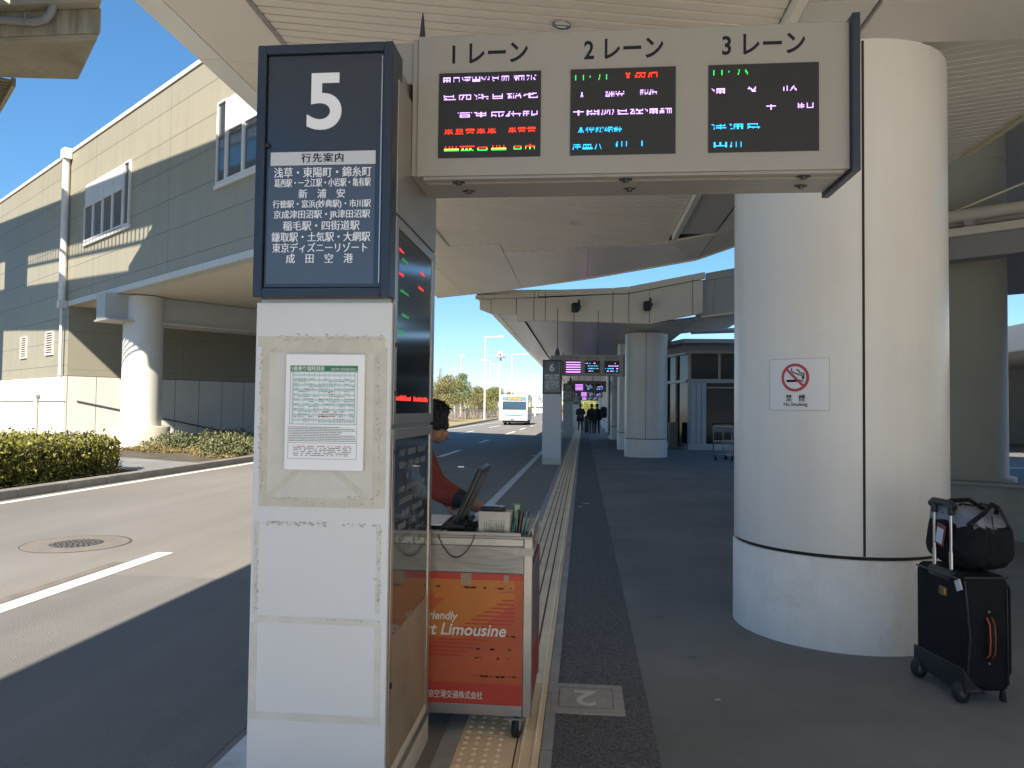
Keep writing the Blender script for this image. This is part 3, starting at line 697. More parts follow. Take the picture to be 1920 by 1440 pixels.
def bus_sign(num, x, y, sc, label, near=False):
    s = thing('bus_stop_sign', label, 'bus stop sign', (x, y, 0), 0, 'numbered bus stop signs along the platform'); s.scale = (sc, sc, sc)
    k = 'n' if near else 'f'
    part('base', 'base', conc_base, s, lambda: MB().box(-.235, .214, .012, .70, -.05, .165), .004)
    part('front_panel', 'front_panel', white_panel, s, lambda: MB().box(-.237, .2165, 0, .02, .167, 1.69), .0025)
    def body():
        mb = MB().box(-.232, .2045, .022, .695, .167, 2.50)
        return mb
    part('pillar', 'pillar', steel, s, body, .003)
    # --- number box
    def frame():
        mb = MB(); a, b, z0, z1 = -.24, .2125, 1.704, 2.533
        for q in ((a, a + .03, z0, z1), (b - .03, b, z0, z1), (a + .0301, b - .0301, z1 - .03, z1), (a + .0301, b - .0301, z0, z0 + .03)): mb.box(q[0], q[1], -.03, .10, q[2], q[3])
        mb.box(a + .01, b - .01, .0, .09, z0 + .01, z1 - .01); return mb
    bx = part('number_box', 'number_box', navy, s, frame, .003)
    dr = part('box_door', 'door', navy2, bx, lambda: MB().box(-.208, .181, -.018, -.001, 1.736, 2.501), .002)
    part('box_hinge', 'hinge', mat('hinge_steel', (0.55, 0.55, 0.56), rough=0.3, metal=0.9), bx, lambda: MB().tube([(.176, -.0185, 1.75), (.176, -.0185, 2.49)], .0032, 8))
    part('box_lock', 'lock', mat('black_knob', (0.01, 0.01, 0.012), rough=0.4), bx, lambda: MB().at(Matrix.Translation((-.203, -.02, pz(274))) @ Matrix.Rotation(R(90), 4, 'X')).lathe([(.009, 0), (.009, .008), (.005, .012), (0, .012)], 14))
    part('num' + num, 'numeral', ink_white, bx, lambda: letter(MB(), num, px(576), px(641), pz(246), pz(139), -.0185, bold=0.022))
    part('hdr', 'list_header', strip_white, bx, lambda: MB().box(px(510), px(706), -.0205, -.0181, pz(312), pz(287)))
    part('hdrt', 'lettering', ink_dark, bx, lambda: letter(MB(), '行先案内', px(568), px(646), pz(307), pz(290), -.0208, spacing=1.15, twice=.0015))
    part('lst', 'list_panel', slate, bx, lambda: MB().box(px(506), px(706), -.0202, -.0181, pz(533), pz(313)))
    for i, (t, b0, b1, a0, a1) in enumerate(LIST5):
        part('lstt%d' % i, 'lettering', ink_white, bx, lambda: letter(MB(), t, px(a0), px(a1) - .0012, pz(b1), pz(b0), -.0206, twice=.0012))
    # --- side board facing the platform
    X0 = .2055
    def sframe():
        mb = MB()
        for z0, z1 in ((1.295, 1.985), (.10, 1.280)):
            mb.box(X0, X0 + .010, .045, .075, z0, z1).box(X0, X0 + .010, .640, .690, z0, z1).box(X0, X0 + .010, .0752, .6398, z1 - .035, z1).box(X0, X0 + .010, .0752, .6398, z0, z0 + .035)
        mb.box(X0, X0 + .010, .045, .690, 1.995, 2.44)
        return mb
    sf = part('side_frame', 'side_frame', steel, s, sframe, .0015)
    scn = part('side_screen', 'side_screen', screen_glass, s, lambda: MB().box(X0 - .002, X0 + .006, .0753, .6397, 1.331, 1.949))
    def sled():
        mb = MB(); rr = random.Random(4); yv = .09
        while yv < .60:
            w = rr.choice((.006, .012, .02)); h = .010
            if not .30 < yv < .345: mb.quad((X0 + .0065, yv, 1.385 - h), (X0 + .0065, yv + w, 1.385 - h), (X0 + .0065, yv + w, 1.385 + rr.uniform(0, h)), (X0 + .0065, yv, 1.385 + rr.uniform(0, h)), m=0)
            yv += w + .004
        for (y0, z0, w, m) in ((.10, 1.88, .05, 0), (.14, 1.855, .09, 1), (.42, 1.86, .08, 0), (.10, 1.80, .05, 0), (.40, 1.80, .09, 0), (.12, 1.745, .12, 1), (.15, 1.665, .10, 1), (.09, 1.605, .10, 1)):
            u = y0
            while u < y0 + w:
                d = rr.choice((.008, .014)); mb.quad((X0 + .0065, u, z0), (X0 + .0065, u + d, z0), (X0 + .0065, u + d, z0 + rr.uniform(.006, .014)), (X0 + .0065, u, z0 + .008), m=m); u += d + .004
        return mb
    part('sled', 'led_text', [mat('led_red_dim', (0.6, 0.03, 0.02), emit=0.6), mat('led_green_dim', (0.02, 0.22, 0.07), emit=0.35)], scn, sled)['kind'] = 'stuff'
    bd = part('side_board', 'side_board', board_glass, s, lambda: MB().box(X0 - .002, X0 + .006, .0753, .6397, .60, 1.244))
    for i, (t, b0, b1, a0, a1) in enumerate(LIST5):
        c0, c1 = (a0 - 510) / 196, (a1 - 510) / 196
        part('side_boardt%d' % i, 'lettering', mat('board_lettering', (0.16, 0.18, 0.20), rough=0.5), bd, lambda: letter(MB(), t, .13 + .45 * c0, .13 + .45 * c1, 1.195 - i * .042 - .012, 1.195 - i * .042 + .012, X0 + .0063, '+x', bold=0.004))
    part('lower_plate', 'lower_plate', steel_dirty, s, lambda: MB().box(X0 - .003, X0 + .005, .0753, .6397, .136, .597))
    part('screws', 'screw', mat('screw_dark', (0.03, 0.03, 0.03), rough=0.5), s, lambda: MB().box(X0 + .01, X0 + .016, .052, .064, 1.55, 1.565).box(X0 + .01, X0 + .016, .052, .064, 1.39, 1.405).box(X0 + .01, X0 + .016, .052, .064, .44, .455).box(X0 + .01, X0 + .016, .052, .064, 1.2, 1.212))
    # --- overhead lane display beam
    bm = part('beam', 'display_beam', beam_paint, s, lambda: MB().box(.238, 1.7155, BY, .50, 2.1695, 2.672).box(.2165, .2365, BY + .01, .50, 2.175, 2.668).box(-.06, .2163, BY + .02, .50, 2.51, 2.66), .003)
    part('end_cap', 'end_cap', navy, bm, lambda: MB().box(1.716, 1.742, BY - .025, .525, 2.155, 2.69), .003)
    part('beam_lip', 'lower_lip', beam_paint, bm, lambda: MB().box(.26, 1.70, BY + .012, .235 + .012, 2.160, 2.1693).box(.26, 1.70, .30, .312, 2.163, 2.1693))
    for cx in (.378, .975, 1.585):
        for cy, dx in ((.29, 0), (.40, .02)):
            part('fix', 'sensor', mat('sensor_dark', (0.03, 0.03, 0.035), rough=0.4), bm, lambda: MB().lathe([(.009, -.013), (.012, -.008), (.012, 0)], 12).box(-.022, .022, -.005, .005, -.0055, -.0001)).location = (cx + dx, cy, 2.1695)
    for i, (a, b) in enumerate(((.3604, .6285), (.8245, 1.0969), (1.2949, 1.5706))):
        part('lane%d' % i, 'lettering', ink_dark, bm, lambda: letter(MB(), '123'[i] + ' レーン', a, b, 2.568, 2.640, BY - .0003, bold=0.02))
    part('spike', 'conduit', navy, bm, lambda: MB().lathe([(.012, 2.672), (.011, 2.69), (.004, 2.76), (.001, 2.775)], 10, (.245, BY + .03)))
    if not near:
        part('hanger', 'hanger', mat('hanger_grey', (0.10, 0.10, 0.11), rough=0.5), s, lambda: MB().tube([(.10, .3, 2.66), (.10, .3, 3.85)], .010, 6).tube([(.5, .36, 2.67), (.5, .36, 3.85)], .008, 6).tube([(1.1, .36, 2.67), (1.1, .36, 3.78)], .008, 6).lathe([(.06, 2.66), (.06, 2.74), (.012, 2.86)], 12, (.10, .3)))
    for i, (a, b) in enumerate(SCR):
        sc_ = part('scr%d' % i, 'display_screen', screen_black, s, lambda: MB().box(a, b, BY - .004, BY + .02, SZ0, SZ1))
        w = b - a
        h = SZ1 - SZ0
        if near:
            for q, (t, f0, f1, zc, r0, r1, c) in enumerate(NEAR_LED[i]):
                fn = (lambda r, c=c: c) if c != 'mix' else (lambda r: 'red' if r < 2 else ('yellow' if r < 3 else 'green'))
                def one():
                    mb = MB(); led_slice(mb, t, a + w * f0, a + w * f1, SZ0 + h * zc, .0185, r0, r1, fn, BY - .0046); return mb
                part('ledn%d_%d' % (i, q), 'led_text', list(LEDC.values()), sc_, one)
        else:
            for r in range(5 if i == 0 else 4):
                def one():
                    mb = MB()
                    if i == 0:
                        mb.quad((a + .004, BY - .005, SZ0 + h * (.03 + r * .195)), (b - .004, BY - .005, SZ0 + h * (.03 + r * .195)), (b - .004, BY - .005, SZ0 + h * (.115 + r * .195)), (a + .004, BY - .005, SZ0 + h * (.115 + r * .195)), m=0 if r % 2 else 5); return mb
                    xx = a + .02
                    while xx < b - .05:
                        ww = far_rnd.uniform(.01, .05); cc = far_rnd.choice((0, 0, 4, 6) if i == 1 else (0, 0, 0, 4))
                        if i == 1 and r == 3 and xx > a + w * .5: cc = 5
                        if far_rnd.random() < (.6 if i == 1 else .5): mb.quad((xx, BY - .005, SZ0 + h * (.12 + r * .21)), (xx + ww, BY - .005, SZ0 + h * (.12 + r * .21)), (xx + ww, BY - .005, SZ0 + h * (.19 + r * .21)), (xx, BY - .005, SZ0 + h * (.19 + r * .21)), m=cc)
                        xx += ww + .012
                    return mb
                part('ledf%d_%d' % (i, r), 'led_text', list(LEDC.values()), sc_, one)
    return s
sign5 = bus_sign('5', -.8315, 2.35, 1.0, 'nearest bus stop sign, number 5, a white pillar with a lane display beam overhead', True)
bus_sign('6', -.755, 18.45, 1.02, 'bus stop sign number 6, standing in front of the row of farther signs')
bus_sign('7', -.70, 35.6, 1.03, 'bus stop sign number 7, behind sign 6')
bus_sign('8', -.45, 51.5, 1.03, 'bus stop sign number 8, partly hidden behind sign 7')
bus_sign('9', -.40, 68.5, 1.03, 'bus stop sign number 9, a sliver behind sign 8')

# ---- sheets and tape on the front of sign 5
WX, WY = -.8315, 2.35
def qx(p): return -.251 + (p - 469) * (.208 + .251) / (727 - 469) + WX
def qz(p): return 1.69 - (p - 567) * (1.69 - .201) / (1440 - 567)
TD = .0006
tp_ = [c for c in sign5.children if c.name.startswith('front_panel')][0]      # wear that belongs to the panel
def tbox(mb, a0, a1, b0, b1, dy=0.0006, sk=0.0): mb.hexa([(a0 - WX, -dy, b0 - 1), (a1 - WX, -dy, b0 - 1 + sk), (a1 - WX, 0.0004, b0 - 1 + sk), (a0 - WX, 0.0004, b0 - 1)], [(a0 - WX, -dy, b1 - 1), (a1 - WX, -dy, b1 - 1 + sk), (a1 - WX, 0.0004, b1 - 1 + sk), (a0 - WX, 0.0004, b1 - 1)]); return mb
def zx(p, y):      # the pillar leans in the picture: undo that lean when reading x off the photo
    return qx(p + (y - 765) * 0.020)
mb = MB(); tbox(mb, zx(496, 800), zx(716, 800), qz(948), qz(640), .0005); mb.build('stain_patch', tape2, tp_).location = (0, 0, 1)
mb = MB()
for a0, a1, y0, y1 in ((484, 722, 632, 652), (700, 724, 652, 955), (488, 503, 650, 955), (486, 716, 938, 956), (492, 700, 652, 664)):
    ym = (y0 + y1) / 2; TD += .00007; tbox(mb, zx(a0, ym), zx(a1, ym), qz(y1), qz(y0), TD)
for p0, p1 in (((500, 940), (566, 880)), ((620, 880), (690, 940))):
    x0, z0, x1, z1 = zx(p0[0], 910) - WX, qz(p0[1]) - 1, zx(p1[0], 910) - WX, qz(p1[1]) - 1; w = .012
    mb.hexa([(x0, -.0012, z0 - w), (x1, -.0012, z1 - w), (x1, .0003, z1 - w), (x0, .0003, z0 - w)], [(x0, -.0012, z0 + w), (x1, -.0012, z1 + w), (x1, .0003, z1 + w), (x0, .0003, z0 + w)])
mb.build('tape_strip', tape, tp_).location = (0, 0, 1)
mb = MB()
for a0, a1, y0, y1 in ((478, 712, 1162, 1175), (470, 482, 1175, 1345), (700, 712, 1175, 1345), (468, 712, 1342, 1356), (476, 484, 985, 1160), (704, 712, 985, 1150)):
    ym = (y0 + y1) / 2; TD += .00007; tbox(mb, zx(a0, ym), zx(a1, ym), qz(y1), qz(y0), TD)
mb.build('tape_strip', mat('pale_tape', (0.58, 0.575, 0.535), rough=0.55, var=0.08, scale=10, dirt=0.25, dscale=16), tp_).location = (0, 0, 1)
mb = MB(); rr = random.Random(9)
def smear(a0, a1, y0, y1, n):
    for _ in range(n):
        cx, cy = rr.uniform(a0, a1), rr.uniform(y0, y1); w, h = rr.uniform(1, 5), rr.uniform(.6, 2.5)
        if a1 - a0 < y1 - y0: w, h = h, w
        tbox(mb, zx(cx, cy), zx(cx + w, cy), qz(cy + h), qz(cy), rr.uniform(.0018, .0024), rr.uniform(-.001, .001))
smear(500, 620, 983, 990, 60); smear(640, 704, 984, 990, 18); smear(520, 720, 626, 640, 60); smear(704, 712, 660, 930, 60); smear(484, 492, 660, 950, 60); smear(705, 713, 990, 1140, 40); smear(478, 484, 1000, 1150, 30); smear(650, 700, 932, 938, 14); smear(510, 560, 938, 944, 12); smear(502, 530, 655, 660, 8); smear(480, 720, 1163, 1166, 12); smear(560, 700, 945, 953, 20)
smear(700, 701, 1080, 1088, 1)
o = mb.build('residue', smudge, tp_); o.location = (0, 0, 1); o['kind'] = 'stuff'
ts = thing('timetable_sheet', 'white paper timetable with a green header taped to the pillar of sign 5', 'timetable', (WX, WY - .0016, 1.0))
paper = mat('paper', (0.80, 0.82, 0.86), rough=0.7, var=0.02, scale=5)
mb = MB(); nx_, nz_ = 8, 12; v = []
x0, x1, z0, z1 = zx(537, 775) - WX, zx(685, 775) - WX, qz(886) - 1, qz(665) - 1
for j in range(nz_ + 1):
    for i in range(nx_ + 1):
        fx, fz = i / nx_, j / nz_
        v.append((x0 + (x1 - x0) * fx + (.004 * (1 - fz) * (1 - 2 * fx) * 0), -.002 - .0022 * math.sin(fx * 9 + fz * 3) ** 2 * (0.3 + fz) - (.006 * fx ** 6 * (1 - fz)), z0 + (z1 - z0) * fz))
mb._add(v, [(j * 9 + i, j * 9 + i + 1, (j + 1) * 9 + i + 1, (j + 1) * 9 + i) for j in range(nz_) for i in range(nx_)], 0, True)
sh = mb.build('sheet', paper, ts); sd = sh.modifiers.new('thickness', 'SOLIDIFY'); sd.thickness = .0005; sd.offset = 1
D = -.0092
def tb(mb, a0, a1, y0, y1, m=0, d=0.0): mb.box(zx(a0, 775) - WX, zx(a1, 775) - WX, D - d, D - d + .0002, qz(y1) - 1, qz(y0) - 1, m)
pb = MB(); tb(pb, 538, 684, 667, 885); pb.build('printed_face', paper, ts)
green = mat('timetable_green', (0.03, 0.20, 0.10), rough=0.6)
mb = MB(); tb(mb, 546, 672, 688, 699, 0, .0003); mb.build('header', green, ts)
pwi = mat('paper_white_ink', (0.75, 0.8, 0.78), rough=0.6)
letter(MB(), '5番乗り場時刻表', zx(548, 775) - WX, zx(610, 775) - WX, qz(698) - 1, qz(689) - 1, D - .0004, twice=.0006).build('lettering', pwi, ts)
letter(MB(), '2023年12月20日改正', zx(622, 775) - WX, zx(669, 775) - WX, qz(697.5) - 1, qz(692) - 1, D - .0004).build('lettering', pwi, ts)
mb = MB()
for k in range(10): tb(mb, 552, 667, 704 + k * 9.4, 708.5 + k * 9.4, 0, .0003)
mb.build('stripe', mat('timetable_stripe', (0.50, 0.66, 0.68), rough=0.7), ts)
mb = MB()
for a in (546.5, 551, 667, 671.5): tb(mb, a - .4, a + .4, 700, 799, 0, .0005)
for yy in (700, 799): tb(mb, 546, 672, yy - .4, yy + .4, 0, .0005)
for k in range(12): tb(mb, 553 + k * 9.5, 553.3 + k * 9.5, 700, 799, 0, .0004)
mb.build('grid', mat('timetable_grid', (0.08, 0.28, 0.18), rough=0.7), ts)
mb = MB(); rr = random.Random(31)
for k in range(20):
    for c in range(12):
        if rr.random() < .55 and 1 < k: 
            for q in range(3):
                a = 554 + c * 9.5 + q * 2.6; y0 = 702.5 + k * 4.75
                tb(mb, a, a + rr.uniform(.8, 2), y0 + .5, y0 + rr.uniform(1.5, 3), 0, .0006)
for k in range(9):
    a = 546
    lim = rr.choice((640, 668, 668))
    while a < lim: w = rr.uniform(1, 4); tb(mb, a, a + w, 804 + k * 3.2, 805.4 + k * 3.2, 0, .0004); a += w + .7
for k in range(6):
    a = 555
    while a < 660: w = rr.uniform(1, 4); tb(mb, a, a + w, 840 + k * 3.4, 841.6 + k * 3.4, 0 if k else 1, .0004); a += w + rr.choice((.7, .7, 5))
for yy in (834, 864): tb(mb, 544, 672, yy, yy + .6, 0, .0004)
for a in (544, 671.5): tb(mb, a, a + .6, 802, 864, 0, .0004)
for k in range(14): a = 590 + rr.uniform(0, 40); y0 = rr.choice((738, 752, 775, 783)); tb(mb, a, a + rr.uniform(2, 6), y0, y0 + 1.6, 1, .0007)
mb.build('print', [mat('print_grey', (0.13, 0.17, 0.17), rough=0.7), mat('print_red', (0.5, 0.10, 0.08), rough=0.7)], ts)

# ================================================================ NO SMOKING PLATE ON THE COLUMN
CX, CY, CR = 1.635, 5.02, 0.635
ns = thing('no_smoking_sign', 'white no smoking plate with a red crossed ring fixed to the big column', 'sign', (CX, CY, 0))
# arc-length coordinate: a0..a1 (angle) for pixel x 1421..1535
A0, A1 = R(-143.5), R(-111.0)
def wrap(mb_src, h, name, m):
    """bend a flat drawing (u across 0..1, z) round the column"""
    mb = MB(); vs = []
    for u, d, z in mb_src.v:
        a = A0 + (A1 - A0) * u; r = CR + h + d; vs.append((r * math.cos(a), r * math.sin(a), z))
    mb.v = vs; mb.f = mb_src.f; mb.m = mb_src.m; mb.s = mb_src.s
    return mb.build(name, m, ns)
PZ0, PZ1 = 1.363, 1.668
asp = (A1 - A0) * CR
def pu(p): return (p - 1421) / (1535 - 1421)
def pzv(p): return PZ1 - (p - 685) / (771 - 685) * (PZ1 - PZ0)
def strip(u0, u1, z0, z1, d0, d1, n=10):
    mb = MB()
    for i in range(n):
        a, b = u0 + (u1 - u0) * i / n, u0 + (u1 - u0) * (i + 1) / n
        mb.hexa([(a, d0, z0), (b, d0, z0), (b, d1, z0), (a, d1, z0)], [(a, d0, z1), (b, d0, z1), (b, d1, z1), (a, d1, z1)])
    return mb
wrap(strip(0, 1, PZ0, PZ1, 0, .002, 16), .0005, 'plate', mat('plate_white', (0.70, 0.71, 0.72), rough=0.35))
bd_ = MB()
for q in ((0, 1, PZ0, PZ0 + .003), (0, 1, PZ1 - .003, PZ1)): 
    t = strip(q[0], q[1], q[2], q[3], .0021, .0026, 16); bd_._add(t.v, t.f)
for a in (0.0, .992): bd_._add(*(lambda t: (t.v, t.f))(strip(a, a + .008, PZ0, PZ1, .0021, .0026, 1)))
wrap(bd_, .0005, 'border', mat('plate_edge', (0.36, 0.38, 0.38), rough=0.4))
uc, zc, rr_ = pu(1473.5), pzv(716.5), 0.083
ring = MB(); N = 40
for i in range(N):
    t0, t1 = 2 * math.pi * i / N, 2 * math.pi * (i + 1) / N
    p = [(uc + r * math.cos(t) / asp, .0024, zc + r * math.sin(t)) for r, t in ((rr_ * .80, t0), (rr_, t0), (rr_, t1), (rr_ * .80, t1))]
    ring._add(p + [(x, y + .0006, z) for x, y, z in p], [(0, 1, 2, 3), (4, 5, 6, 7)])
L = rr_ * .84; w = rr_ * .09; c = math.cos(R(45))
for i in range(8):
    f0, f1 = -1 + i / 4, -1 + (i + 1) / 4
    p = [(uc + (f * L * c + s * w * c) / asp, .0032, zc + (-f * L * c + s * w * c)) for f, s in ((f0, -1), (f1, -1), (f1, 1), (f0, 1))]
    ring._add(p + [(x, y + .0004, z) for x, y, z in p], [(0, 1, 2, 3), (4, 5, 6, 7)])
wrap(ring, .0005, 'ring', mat('sign_red', (0.42, 0.05, 0.075), rough=0.4))
cg = MB()
def flat(poly, d=.0026):
    o = [(uc + x * rr_ / asp, d, zc + y * rr_) for x, y in poly]; cg._add(o, [tuple(range(len(o)))])
for x0, x1 in ((-.62, -.2), (-.2, .22), (.22, .42), (.46, .50), (.54, .60)): flat([(x0, -.32), (x1, -.32), (x1, -.15), (x0, -.15)])
def stroke(pts, w=.035):
    for (ax, ay), (bx_, by) in zip(pts[:-1], pts[1:]):
        dx, dy = bx_ - ax, by - ay; l = math.hypot(dx, dy); nx, ny = -dy / l * w, dx / l * w; ex, ey = dx / l * w * .6, dy / l * w * .6
        flat([(ax - ex + nx, ay - ey + ny), (ax - ex - nx, ay - ey - ny), (bx_ + ex - nx, by + ey - ny), (bx_ + ex + nx, by + ey + ny)], .0027)
stroke([(.62, -.08), (.64, .24), (.58, .30), (.36, .32), (.30, .40), (.28, .50), (.20, .55), (.12, .52)], .04)
stroke([(.54, -.08), (.53, .12), (.46, .18), (.28, .18), (.14, .28), (-.05, .33), (-.2, .42), (-.24, .54), (-.22, .64)], .04)
wrap(cg, .0005, 'cigarette', ink_dark)
for a in (('禁　煙', pu(1456), pu(1492), pzv(756), pzv(744.5), 0, '-y', 0, 0.0, 0.0, 1.0, False, .006), ('No Smoking', pu(1452), pu(1496.5), pzv(765.5), pzv(757.5), 0, '-y', 0, .012)):
    tx = letter(MB(), *a); tx.v = [(x, .0030 if y < 0 else .0026, z) for x, y, z in tx.v]
    wrap(tx, .0005, 'lettering', ink_dark)

# ================================================================ BRIDGE BUILDING ON THE LEFT
BR = R(-37.8)
wall_up = seam_mat('cladding_beige', (0.30, 0.285, 0.22), xper=5.6, zper=0.8, wid=0.022, line=(0.14, 0.135, 0.115), rough=0.5, var=0.04, zoff=0.22, xoff=-3.45 + 11.2, tint=0.025, streak=0.07)
wall_lo = seam_mat('cladding_white', (0.66, 0.645, 0.60), xper=2.2, wid=0.02, line=(0.2, 0.2, 0.19), rough=0.6, var=0.04, tint=0.02, dirt=0.12, streak=0.08)
wall_rt = seam_mat('cladding_beige_return', (0.30, 0.285, 0.22), xper=3.75, zper=1.25, wid=0.02, line=(0.22, 0.21, 0.18), rough=0.5, var=0.03, axis_a='Y', zoff=-0.02, tint=0.02)
wall_lr = seam_mat('cladding_white_return', (0.66, 0.645, 0.60), xper=0.87, wid=0.02, line=(0.16, 0.16, 0.16), rough=0.6, var=0.04, axis_a='Y', tint=0.02)
bb = thing('bridge_building', 'beige clad building on the left whose upper storey bridges out over the road', 'building', (-16.8, 22.9, 0), BR)
TE = 13.9
up = MB().prism([(-40, 0), (TE, 0), (TE - 8.5, 10.7), (-40, 10.7)], 4.72, 9.66)
up.build('upper_wall', wall_up, bb)
MB().prism([(TE - 8.45, 10.6), (TE + .02, .02), (TE + 2.5, .02), (TE + 2.5, -1.7), (TE + 40, -1.7), (TE + 40, 10.6)], 6.6, 9.6).prism([(TE + .02, .02), (TE + 1.6, .02), (TE + 1.6, -1.2), (TE + 5, -1.2), (TE + 5, 2.5), (TE - 2, 2.5)], 4.78, 6.599).build('unseen_link', wall_up, bb)  # out-of-view bridge extension, shaped so its shade covers road, walkway and pavilion
MB().prism([(TE - 2.4, 2.6), (TE + 5.1, 2.6), (TE + 5.1, .1), (TE + 39, .1), (TE + 39, 10.5), (TE - 8.3, 10.5)], 6.56, 6.596).build('bounce_panel', mat('bounce_white', (0.78, 0.74, 0.66), rough=0.6), bb)  # unseen pale panel added to bounce light onto the far canopy fascia
MB().box(-40, TE, -.04, 10.74, 9.66, 9.78).build('parapet', mat('parapet_metal', (0.62, 0.61, 0.56), rough=0.4), bb)
tr = MB(); xx = 0.02
while xx < TE: tr.box(xx, min(xx + 0.885, TE), -.05, .25, 4.55, 4.715); xx += 0.9
tr.build('soffit_trim', mat('trim_grey', (0.56, 0.56, 0.53), rough=0.45), bb, .004)
MB().prism([(0.02, .26), (TE, .26), (TE - 8.3, 10.6), (0.02, 10.6)], 4.56, 4.70).build('soffit', mat('bridge_soffit', (0.70, 0.65, 0.55), rough=0.6, var=0.05, scale=0.5), bb)
for a, b, d, z0, z1, mm, nm in ((-40, 0, 0, 2.28, 4.72, wall_up, 'lower_wall'),):
    MB().box(a, b, .0, 9, z0, z1).build(nm, mm, bb)
MB().box(-.05, 0.012, .012, 11.4, 2.28, 4.72).build('return_wall', wall_rt, bb)
MB().box(-40, .02, -.06, 11.4, 0, 2.26).build('plinth_wall', wall_lo, bb)
MB().box(-.05, 0.03, .0, 11.39, 0, 2.262).build('plinth_return', wall_lr, bb)
MB().tube([(.05, .3, 1.45), (.05, 5.9, .28), (.05, 7.2, .05)], .03, 6).box(-40, .045, -.075, -.06, 1.42, 1.45).build('handrail', mat('rail_grey', (0.14, 0.14, 0.14), rough=0.6), bb)
MB().tube([(-.30, -.13, 4.6), (-.30, -.13, 9.5)], .115, 14).tube([(-.30, -.13, 2.3), (-.30, -.13, 4.6)], .05, 10).box(-.50, -.1, -.26, -.02, 9.45, 9.80).box(-.42, -.18, -.25, -.0, 4.5, 4.75).build('downpipe', mat('downpipe_white', (0.66, 0.65, 0.62), rough=0.45), bb)
MB().tube([(-2.85, -.14, -.1), (-2.85, -.14, 1.55), (-2.82, -.14, 1.66), (-2.70, -.14, 1.70), (-2.62, -.14, 1.62)], .07, 10).build('vent_pipe', mat('vent_grey', (0.58, 0.56, 0.52), rough=0.5), bb)
glass = mat('window_glass', (0.035, 0.05, 0.06), rough=0.04, spec=0.9, coat=0.5)
wframe = mat('window_frame', (0.66, 0.66, 0.64), rough=0.4)
wpanel = mat('window_panel', (0.62, 0.63, 0.64), rough=0.4)
def win(x0, x1, z0, z1, cols, tall, tx0, tx1, tz0, tz1):
    w = MB()
    def bar(a, b, c, d): w.box(a, b, -.07, -.002, c, d)
    def fr(a, b, c, d, t=.05):
        bar(a, a + t, c, d); bar(b - t, b, c, d); bar(a + t, b - t, c, c + t); bar(a + t, b - t, d - t, d)
    cw = (x1 - x0) / cols
    for i in range(cols): fr(x0 + i * cw, x0 + (i + 1) * cw, z0, z1, .06)
    fr(tx0, tx1, tz0, tz1, .05)
    bar(min(x0, tx0) - .08, max(x1, tx1) + .08, min(z0, tz0) - .10, min(z0, tz0) - .005)
    o = w.build('window', wframe, bb, .004)
    p = MB()
    for i in range(cols): p.box(x0 + i * cw + .06, x0 + (i + 1) * cw - .06, -.03, -.003, z0 + .06, z1 - .06)
    p.box(tx0 + .05, tx1 - .05, -.03, -.003, tz0 + .05, tz1 - .05); p.build('pane', glass, o)
    q = MB()
    for i in range(cols): q.box(x0 + i * cw + .012, x0 + (i + 1) * cw - .012, -.045, -.002, z1 + .02, tz1)
    q.build('spandrel', wpanel, o, .004)
win(1.38, 4.66, 6.44, 7.58, 4, True, 4.70, 5.15, 6.42, 8.26)
win(11.02, 13.4, 6.46, 7.66, 3, True, 10.52, 11.0, 6.46, 8.38)
for a, b in ((-5.45, -4.75), (-2.32, -1.55)):
    lv = MB()
    for i in range(9): lv.hexa([(a, -.05, 3.06 + i * .082), (b, -.05, 3.06 + i * .082), (b, .0, 3.09 + i * .082), (a, .0, 3.09 + i * .082)], [(a, -.05, 3.075 + i * .082), (b, -.05, 3.075 + i * .082), (b, .0, 3.105 + i * .082), (a, .0, 3.105 + i * .082)])
    lv.box(a - .03, a, -.055, 0, 3.02, 3.84).box(b, b + .03, -.055, 0, 3.02, 3.84).box(a, b, -.055, 0, 3.80, 3.84).box(a, b, -.055, 0, 3.02, 3.05)
    lv.build('louvre', mat('louvre_white', (0.62, 0.60, 0.58), rough=0.5), bb)
# carrying column and beam
cb_ = MB().box(3.70, 4.40, -.35, 10.4, 3.80, 4.545)
cb_.build('cross_beam', mat('beam_grey', (0.44, 0.45, 0.43), rough=0.55, var=0.04, scale=2), bb, .01)
MB().box(3.55, 4.58, -.36, 10.4, 3.75, 3.80).build('beam_flange', mat('beam_grey2', (0.50, 0.50, 0.47), rough=0.55), bb)
lc = thing('column', 'pale round column on a stepped drum base under the bridge building', 'column', (-13.0, 20.95, 0))
MB().lathe([(.55, .72), (.545, 4.53)], 40).build('shaft', mat('bridge_column', (0.62, 0.62, 0.58), rough=0.6, var=0.04, scale=2), lc)
MB().lathe([(1.05, -.1), (1.05, .22), (1.0, .24)], 40).lathe([(.80, .2), (.80, .70), (.77, .73), (.5, .735)], 40).build('drum_base', mat('drum_concrete', (0.52, 0.48, 0.39), rough=0.85, var=0.12, scale=3, dirt=0.2, dscale=3), lc)
tag(MB().box(-11.0, -10.6, 27.6, 27.9, 0, .75).build('utility_box', mat('utility_cream', (0.62, 0.60, 0.52), rough=0.5), None, .02), 'small cream utility box standing at the foot of the white wall', 'box')

